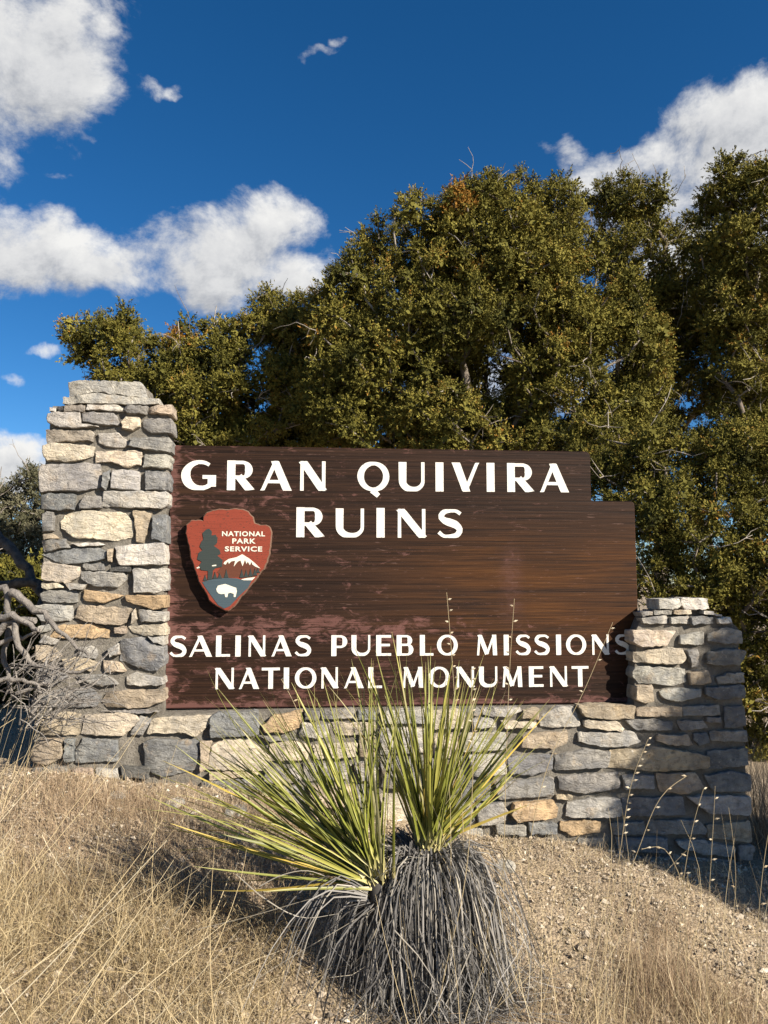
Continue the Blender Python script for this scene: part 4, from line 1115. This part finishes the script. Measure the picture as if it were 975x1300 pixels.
M['yucca_leaf'] = yucca_leaf_material()
LV = [leaf_mesh(1.0, w_ , c_, 50 + i) for i, (w_, c_) in enumerate([(0.012, 0.04), (0.014, -0.08), (0.011, 0.12), (0.013, -0.16), (0.015, 0.07), (0.012, 0.22), (0.013, -0.03), (0.010, 0.30), (0.011, -0.24), (0.012, 0.09)])]
def rosette(center, name, leaves, label):
    a = Acc(); pts = np.array([(0, 0, -0.12), (0, 0, -0.02), (0, 0, 0.06), (0, 0, 0.12)])
    tube(a, pts * 0.5, [0.02, 0.026, 0.018, 0.006], 9, tint=0.05, rough=0.1, cap=True)
    ro = link('rosette_heart', a.mesh('rosette_heart', True), M['dead_yucca'], yuc, tuple(center - yf), label=label)
    for (d, L, col, wv) in leaves:
        d = np.array(d) / np.linalg.norm(d)
        o = link('leaf', LV[r.integers(len(LV))], None, ro)
        q = Vector(d).to_track_quat('Z', 'Y'); q = q @ Matrix.Rotation(r.uniform(0, 6.28), 3, 'Z').to_quaternion()
        o.rotation_mode = 'QUATERNION'; o.rotation_quaternion = q
        o.location = tuple(d * 0.02 + r.normal(0, 0.018, 3)); o.scale = (wv, L, L)
        o.color = col
    return ro
def leaf_col(yellow=0.0):
    k = r.uniform(0, 1)
    if r.uniform() < yellow: c = np.array([0.38, 0.28, 0.05]) * r.uniform(0.8, 1.1)
    elif k < 0.74: c = np.array([0.135, 0.152, 0.021]) * r.uniform(0.6, 1.3)
    elif k < 0.93: c = np.array([0.24, 0.236, 0.042]) * r.uniform(0.8, 1.15)
    else: c = np.array([0.29, 0.27, 0.145]) * r.uniform(0.8, 1.1)
    return tuple(c) + (1.0,)
def fan(n, a0, a1, L0, L1, spread_y, yl, pw=1.0):
    out = []
    for k in range(n):
        s = r.uniform(0, 1) ** pw; ang = R(a0 + (a1 - a0) * s) + r.normal(0, 0.03)
        dy = r.normal(0, spread_y)
        out.append(((math.cos(ang), dy, math.sin(ang)), r.uniform(L0, L1) * (1.0 + 0.05 * r.normal()), leaf_col(yl if s > 0.75 else yl * 0.25), r.uniform(0.5, 0.95)))
    return out
cL = at(478, 1118, 2.62); cR = at(541, 1078, 2.76)
rosette(cL, 'left', fan(92, 88, 142, 0.52, 0.74, 0.24, 0.06) + fan(50, 128, 164, 0.56, 0.80, 0.16, 0.25) + fan(12, 155, 190, 0.35, 0.6, 0.3, 0.5),
        'left head of the yucca, fanning out to the left')
rosette(cR, 'right', fan(92, 68, 112, 0.46, 0.70, 0.24, 0.05) + fan(40, 44, 75, 0.42, 0.68, 0.20, 0.12) + fan(10, 20, 48, 0.3, 0.5, 0.3, 0.5),
        'right head of the yucca, standing straight above the grey skirt')
# trunk under the right head
a = Acc(); tube(a, [(0, 0, -0.1), (0.01, 0.0, 0.25), (cR - yf) + np.array([0, 0, -0.05])], [0.10, 0.10, 0.06], 10, tint=0.15, rough=0.15)
tube(a, [(-0.03, -0.0, 0.02), (-0.06, -0.03, 0.14), (cL - yf) + np.array([0.02, 0.03, -0.17])], [0.06, 0.04, 0.02], 8, tint=0.05, rough=0.15)
link('stem', a.mesh('stem', True), M['dead_yucca'], yuc)
# hanging dead leaves
a = Acc()
top = cR - yf; H = top[2]
for k in range(3600):
    th = r.uniform(0, 2 * math.pi); h = H * (1 - 0.75 * r.uniform(0, 1) ** 1.4) + 0.0
    rad0 = 0.05; out = r.uniform(0.05, 0.225) * (1.0 + 0.25 * (1 - h / H)) * (1.5 if r.uniform() < 0.06 else 1); L = r.uniform(0.30, 0.78)
    dx, dy = math.cos(th), math.sin(th) * 0.9
    p0 = np.array([top[0] * h / H + dx * rad0, top[1] * h / H + dy * rad0, h - 0.01])
    lift = r.uniform(-0.02, 0.06)
    tw = r.normal(0, 0.38); ex, ey = math.cos(th + tw), math.sin(th + tw) * 0.9
    p1 = p0 + np.array([dx * out * 0.55, dy * out * 0.55, lift])
    p2 = p0 + np.array([dx * out * 0.95, dy * out * 0.95, -L * 0.35])
    p3 = p0 + np.array([ex * out * 1.10, ey * out * 1.10, -L * 0.75]) + r.normal(0, 0.04, 3)
    p4 = p0 + np.array([ex * out * 1.2, ey * out * 1.2, -L]) + r.normal(0, 0.06, 3)
    pts = smooth_line([p0, p1, p2, p3, p4], 9); pts[:, 2] = np.maximum(pts[:, 2], -0.02 + r.uniform(0, 0.03))
    ribbon(a, pts, np.linspace(r.uniform(0.0035, 0.0065), 0.0015, 9), tint=np.clip(r.normal(0.44, 0.26), 0, 0.97))
# dead leaves of the left head, straw coloured, reaching down to the left
tl = cL - yf
for k in range(44):
    ang = r.uniform(150, 255); dx, dz = math.cos(R(ang)), math.sin(R(ang)); L = r.uniform(0.12, 0.45); dy = r.normal(-0.15, 0.4)
    p0 = tl + np.array([dx * 0.03, dy * 0.05, -0.04 + dz * 0.03])
    pts = smooth_line([p0, p0 + np.array([dx * L * .4, dy * L * .4, dz * L * .25 + 0.03]), p0 + np.array([dx * L * .75, dy * L * .8, dz * L * .5 - 0.10]), p0 + np.array([dx * L * .95, dy * L, dz * L * .7 - 0.26])], 8)
    pts[:, 2] = np.maximum(pts[:, 2], float(ground_z(pts[-1, 0] + yf[0], pts[-1, 1] + yf[1])) - yf[2] + 0.01)
    ribbon(a, pts, np.linspace(0.005, 0.0015, 8), tint=np.clip(r.normal(0.36, 0.25), 0, 1.0))
# pale wiry strips round the left head's base
for line in [[(330, 1125), (355, 1112), (395, 1106), (412, 1112)], [(300, 1110), (335, 1140), (385, 1165), (430, 1160)], [(470, 1120), (500, 1100), (520, 1090), (545, 1088)], [(250, 1180), (330, 1160), (400, 1140), (470, 1128)], [(300, 1260), (370, 1215), (430, 1180), (480, 1150)]]:
    ribbon(a, smooth_line(np.array([at(x, y, 2.55) for x, y in line]) - yf, 12), np.linspace(0.004, 0.0015, 12), tint=0.85)
link('dead_leaf_skirt', a.mesh('dead_leaf_skirt'), M['dead_yucca'], yuc, kind='stuff', label='grey hanging skirt of dead leaves')

# ------------------------------------------------------------------ ground cover (nobody could count it)
r = np.random.default_rng(51)
def in_view(x, y): return np.abs(x) < 0.52 * y + 0.35
def wall_front(x): return ORG[1] + (x - ORG[0]) * math.tan(YAW) - D_
# gravel
n = 52000
x = r.uniform(-2.6, 2.6, n); y = 1.5 + r.uniform(0, 1, n) ** 0.9 * 2.75; k = in_view(x, y) & (y < wall_front(x) + 0.02)
x, y = x[k], y[k]; n = len(x); s = 0.0022 + 0.0028 * r.exponential(1.0, n); s = np.minimum(s, 0.020)
octv = np.array([(1, 0, 0), (0, 1, 0), (-1, 0, 0), (0, -1, 0), (0, 0, 1), (0, 0, -1)], float)
octf = np.array([(0, 1, 4), (1, 2, 4), (2, 3, 4), (3, 0, 4), (1, 0, 5), (2, 1, 5), (3, 2, 5), (0, 3, 5)])
th = r.uniform(0, 6.28, n); V = octv[None] * (1 + 0.35 * r.standard_normal((n, 6, 1))) * s[:, None, None] * np.array([1, 1, 0.6])
V = V + r.standard_normal(V.shape) * s[:, None, None] * 0.25
ca_, sa_ = np.cos(th)[:, None], np.sin(th)[:, None]
V = np.stack([V[..., 0] * ca_ - V[..., 1] * sa_, V[..., 0] * sa_ + V[..., 1] * ca_, V[..., 2]], -1) + np.stack([x, y, ground_z(x, y) + s * 0.35], -1)[:, None]
a = Acc(); a.add(V.reshape(-1, 3), tris=(octf[None] + (np.arange(n) * 6)[:, None, None]).reshape(-1, 3), tint=np.repeat(np.clip(r.normal(0.55, 0.22, n), 0, 1), 6))
link('gravel', a.mesh('gravel'), M['pebble'], kind='stuff', label='loose tan gravel strewn over the ground before the wall', category='gravel')
def scatter(n, fx, hz, lean, wid, tint=None, dirb=(0, 0), seg=4, tilt=0.35, bend=0.15, z0=0.0):
    """fx: function giving base x,y"""
    x, y = fx(n); base = np.stack([x, y, ground_z(x, y) + z0], -1); n = len(x)
    L = r.uniform(hz[0], hz[1], n); az = r.uniform(0, 6.28, n); tl_ = np.abs(r.normal(0, tilt, n))
    d = np.stack([np.sin(tl_) * np.cos(az) + dirb[0], np.sin(tl_) * np.sin(az) + dirb[1], np.cos(tl_)], -1); d = norm(d)
    tip = base + d * L[:, None]; tip[:, 2] = np.maximum(tip[:, 2], base[:, 2] + 0.01)
    bd = r.standard_normal((n, 3)) * (L * bend)[:, None]; bd[:, 2] = np.abs(bd[:, 2]) * 0.6
    return base, tip, bd, r.uniform(wid[0], wid[1], n), (None if tint is None else np.clip(r.normal(tint[0], tint[1], n), 0, 1)), seg
def addg(acc, g): blades(acc, g[0], g[1], g[2], g[3], g[5], g[4])
def patch(cx, cy, sx, sy):
    def f(n):
        x = r.normal(cx, sx, n); y = r.normal(cy, sy, n); k = (y < wall_front(x) - 0.03) & (y > 1.25); return x[k], y[k]
    return f
def box(x0, x1, y0, y1):
    def f(n):
        x = r.uniform(x0, x1, n); y = r.uniform(y0, y1, n); k = (y < wall_front(x) - 0.03); return x[k], y[k]
    return f
# straw tangle in the left foreground
a = Acc()
addg(a, scatter(11000, box(-2.1, -0.30, 1.6, 2.95), (0.06, 0.20), 0, (0.0012, 0.0028), (0.42, 0.24), tilt=1.05, bend=0.42, seg=6))
for k in range(26):
    cx, cy = r.uniform(-1.7, -0.35), r.uniform(1.7, 2.75)
    addg(a, scatter(90, patch(cx, cy, 0.06, 0.06), (0.12, 0.32), 0, (0.0014, 0.0028), (0.6, 0.2), tilt=0.7, bend=0.3, seg=6))
for k in range(22):
    cx, cy = r.uniform(0.35, 1.7), r.uniform(1.75, 2.75)
    addg(a, scatter(45, patch(cx, cy, 0.05, 0.05), (0.10, 0.34), 0, (0.0014, 0.0028), (0.6, 0.22), tilt=0.5, bend=0.25, seg=6))
link('straw_grass', a.mesh('straw_grass'), M['straw'], kind='stuff', label='tangled straw coloured dry grass across the foreground', category='grass')
# reddish short grass by the wall and in the open ground
a = Acc()
for cx, cy, n, sx in [(-1.25, 3.45, 700, .13), (-1.0, 3.5, 700, .12), (-0.85, 3.2, 600, .16), (-0.6, 3.55, 500, .12), (-1.45, 3.2, 600, .16), (-1.15, 3.0, 600, .2), (-0.4, 3.6, 300, .1), (-1.5, 3.55, 400, .1), (-0.75, 2.9, 500, .18), (-0.5, 3.1, 400, .15), (-1.7, 2.9, 500, .18)]:
    addg(a, scatter(int(n * 1.5), patch(cx, cy, sx, sx * .8), (0.035, 0.10), 0, (0.0012, 0.0024), (0.5, 0.22), tilt=0.7, bend=0.2, seg=3))
for cx, cy, n, sx in [(1.02, 2.95, 1300, .10), (1.2, 2.85, 700, .09), (0.9, 2.75, 500, .1), (0.45, 2.7, 600, .12), (0.6, 2.3, 700, .14), (1.35, 2.6, 400, .12), (0.85, 2.25, 500, .15), (0.3, 2.25, 500, .15), (1.1, 3.25, 300, .1), (-0.05, 3.4, 300, .14)]:
    addg(a, scatter(n, patch(cx, cy, sx, sx * .8), (0.05, 0.15), 0, (0.0012, 0.0024), (0.55, 0.22), tilt=0.6, bend=0.2, seg=3))
addg(a, scatter(5500, box(-2.0, 2.0, 1.9, 3.9), (0.02, 0.07), 0, (0.0012, 0.0028), (0.6, 0.22), tilt=1.1, bend=0.2, seg=3))
link('short_grass', a.mesh('short_grass'), M['rust_grass'], kind='stuff', label='short reddish dry grass and litter on the slope before the wall', category='grass')
# pale straw litter lying flat
a = Acc()
addg(a, scatter(15000, box(-2.1, 2.1, 1.8, 3.95), (0.02, 0.09), 0, (0.0012, 0.0028), (0.72, 0.2), tilt=1.35, bend=0.12, seg=2, z0=0.006))
link('straw_litter', a.mesh('straw_litter'), M['straw'], kind='stuff', label='pale broken straw littering the ground before the wall', category='litter')
# thin standing straws
a = Acc()
def stalks(acc, n, x, y, L, dirb, w, tint):
    xs, ys = r.uniform(x[0], x[1], n), r.uniform(y[0], y[1], n); base = np.stack([xs, ys, ground_z(xs, ys)], -1)
    d = norm(np.stack([np.full(n, dirb[0]), np.full(n, dirb[1]), np.ones(n)], -1) + r.normal(0, 0.22, (n, 3))); Ls = r.uniform(L[0], L[1], n)
    blades(acc, base, base + d * Ls[:, None], r.normal(0, 0.05, (n, 3)) * Ls[:, None], r.uniform(w[0], w[1], n), 6, np.clip(r.normal(tint, 0.14, n), 0, 1))
stalks(a, 52, (-1.9, -0.8), (1.45, 2.6), (0.5, 1.0), (1.0, 0.1), (0.003, 0.005), 0.88)
stalks(a, 44, (-1.6, -0.4), (1.5, 2.7), (0.3, 0.7), (0.3, 0.1), (0.0024, 0.004), 0.75)
stalks(a, 8, (-0.8, -0.3), (1.6, 2.1), (0.4, 0.7), (-1.1, 0.2), (0.003, 0.0045), 0.85)
stalks(a, 60, (0.14, 0.62), (2.0, 2.7), (0.35, 0.85), (0.05, 0.0), (0.0022, 0.0038), 0.75)
stalks(a, 84, (0.5, 1.6), (1.9, 3.1), (0.3, 0.7), (0.08, 0.0), (0.0022, 0.0036), 0.72)
stalks(a, 24, (1.2, 1.75), (2.1, 3.0), (0.35, 0.75), (0.0, 0.0), (0.0022, 0.0036), 0.72)
stalks(a, 90, (-2.05, -1.55), (2.9, 3.5), (0.25, 0.6), (0.25, 0.1), (0.002, 0.0036), 0.7)
stalks(a, 12, (0.25, 0.6), (2.2, 2.7), (0.4, 0.6), (0.9, 0.0), (0.0022, 0.0036), 0.75)
link('standing_straw', a.mesh('standing_straw'), M['straw'], kind='stuff', label='thin standing straws rising through the foreground', category='grass')
# right edge brush behind the pillar's shade
a = Acc()
addg(a, scatter(900, (lambda n: (r.normal(2.2, .12, n), r.normal(4.35, .16, n))), (0.25, 0.6), 0, (0.002, 0.0035), (0.4, 0.2), tilt=0.35, bend=0.12, seg=4))
link('brush_grass', a.mesh('brush_grass'), M['rust_grass'], kind='stuff', label='brownish brush beside the short right pillar', category='grass')

# ------------------------------------------------------------------ seed stalks that can be picked out one by one
def seed_stalk(line, depth, seeds, label, droop=1):
    pts = np.array([at(x, y, depth) for x, y in line]); b = pts[0].copy()
    g = float(ground_z(b[0], b[1]))
    if b[2] > g: pts = np.vstack([[b[0] - 0.02, b[1], g - 0.01], pts])
    b = pts[0].copy(); P = smooth_line(pts - b, 26)
    root = link('grass_stalk', None, None, None, tuple(b), label=label, category='grass stalk', group='tall seed stalks')
    a = Acc(); tube(a, P, np.linspace(0.0019, 0.0009, 26), 4, tint=0.75); link('stem', a.mesh('stem'), M['straw'], root)
    n0, n1, m = seeds
    for k in range(m):
        s = n0 + (n1 - n0) * k / max(1, m - 1); i = s * 25; p = P[int(i)] + (P[min(25, int(i) + 1)] - P[int(i)]) * (i % 1)
        T = norm(P[min(25, int(i) + 1)] - P[max(0, int(i) - 1)]); side = droop * (1 if r.uniform() < 0.75 else -1)
        d = norm(np.array([side * 0.9, r.normal(0, 0.4), -0.25]) + T * 0.55); L = r.uniform(0.013, 0.020); wv = norm(np.cross(d, (0.2, -1, 0.1))) * 0.0034; nv = norm(np.cross(d, wv)) * 0.002
        q = p + d * 0.002; a = Acc()
        a.add([q, q + d * L * .4 + wv, q + d * L, q + d * L * .4 - wv, q + d * L * .4 + nv, q + d * L * .4 - nv],
              tris=[(0, 1, 4), (1, 2, 4), (2, 3, 4), (3, 0, 4), (1, 0, 5), (2, 1, 5), (3, 2, 5), (0, 3, 5)], tint=r.uniform(0.2, 1))
        link('seed', a.mesh('seed'), M['seed'], root)
for args in [
 ([(588, 1060), (578, 900), (571, 800), (567, 752)], 2.75, (0.72, 0.98, 10), 'seed stalk before the board, below the word RUINS'),
 ([(640, 1080), (643, 950), (647, 850), (653, 760)], 2.75, (0.70, 0.98, 8), 'seed stalk crossing the board, tip in the bare brown middle'),
 ([(676, 1050), (700, 960), (740, 880), (778, 790)], 2.9, (0.5, 0.98, 6), 'slanting stalk across the right end of the word MONUMENT'),
 ([(760, 1260), (786, 1090), (806, 980), (823, 938)], 2.55, (0.70, 1.0, 14), 'thick bent seed stalk in front of the right pillar base'),
 ([(770, 1240), (810, 1080), (850, 1000), (872, 985)], 2.6, (0.6, 1.0, 6), 'stalk arching right across the pillar shadow'),
 ([(862, 1190), (872, 1090), (882, 1040), (893, 1002)], 2.7, (0.45, 1.0, 9), 'upright seed stalk in the shade, left of two'),
 ([(898, 1180), (903, 1090), (906, 1040), (908, 998)], 2.7, (0.4, 0.95, 8), 'upright seed stalk in the shade, right of two'),
 ([(925, 1200), (934, 1130), (930, 1060), (925, 1025)], 2.6, (0.2, 0.7, 8), 'seed stalk near the right edge with pale husks low down'),
 ([(870, 1170), (862, 1110), (838, 1075), (815, 1078)], 2.75, (0.55, 1.0, 10), 'short stalk curling over to the left in the pillar shade'),
 ([(398, 960), (385, 920), (372, 890), (357, 862)], 2.9, (0.35, 1.0, 14), 'small ribbed seed head before the letters of NATIONAL'),
 ([(560, 1260), (590, 1120), (600, 990), (598, 850)], 2.5, (0.80, 1.0, 8), 'tall stalk rising through the right head of the yucca'),
 ([(960, 1290), (962, 1180), (972, 1080), (985, 1010)], 2.3, (0.7, 1.0, 4), 'long stalk at the right edge of the picture')]:
    seed_stalk(*args)
# flat pale stones lying at the foot of the wall
for i, (px, py, w_, lab) in enumerate([(215, 985, .10, 'flat pale stone lying at the foot of the wall, left of the yucca'), (150, 990, .07, 'small pale rock at the foot of the tall pillar'), (640, 1085, .09, 'small rock at the wall foot right of the yucca'), (300, 1018, .12, 'broad flat rock half hidden by yucca leaves')]):
    p = at(px, py, 3.55); p[2] = float(ground_z(p[0], p[1]))
    h_ = w_ * 0.32; P = np.array([(-w_ / 2, -h_ * .3), (0, -h_ * .5), (w_ / 2, -h_ * .3), (w_ * .4, h_ * .3), (0, h_ * .5), (-w_ * .4, h_ * .35)])
    m = stone_mesh(P, 0.07, 0.02, 900 + i); o = link('rock', m, None, None, (p[0], p[1], p[2] + h_ * .3), (0, 0, r.uniform(-.5, .5)), label=lab, category='rock', group='loose rocks at the wall foot'); o.color = jcol('L', np.random.default_rng(i))

for o in bpy.data.objects:
    if '_b' in o: del o['_b']
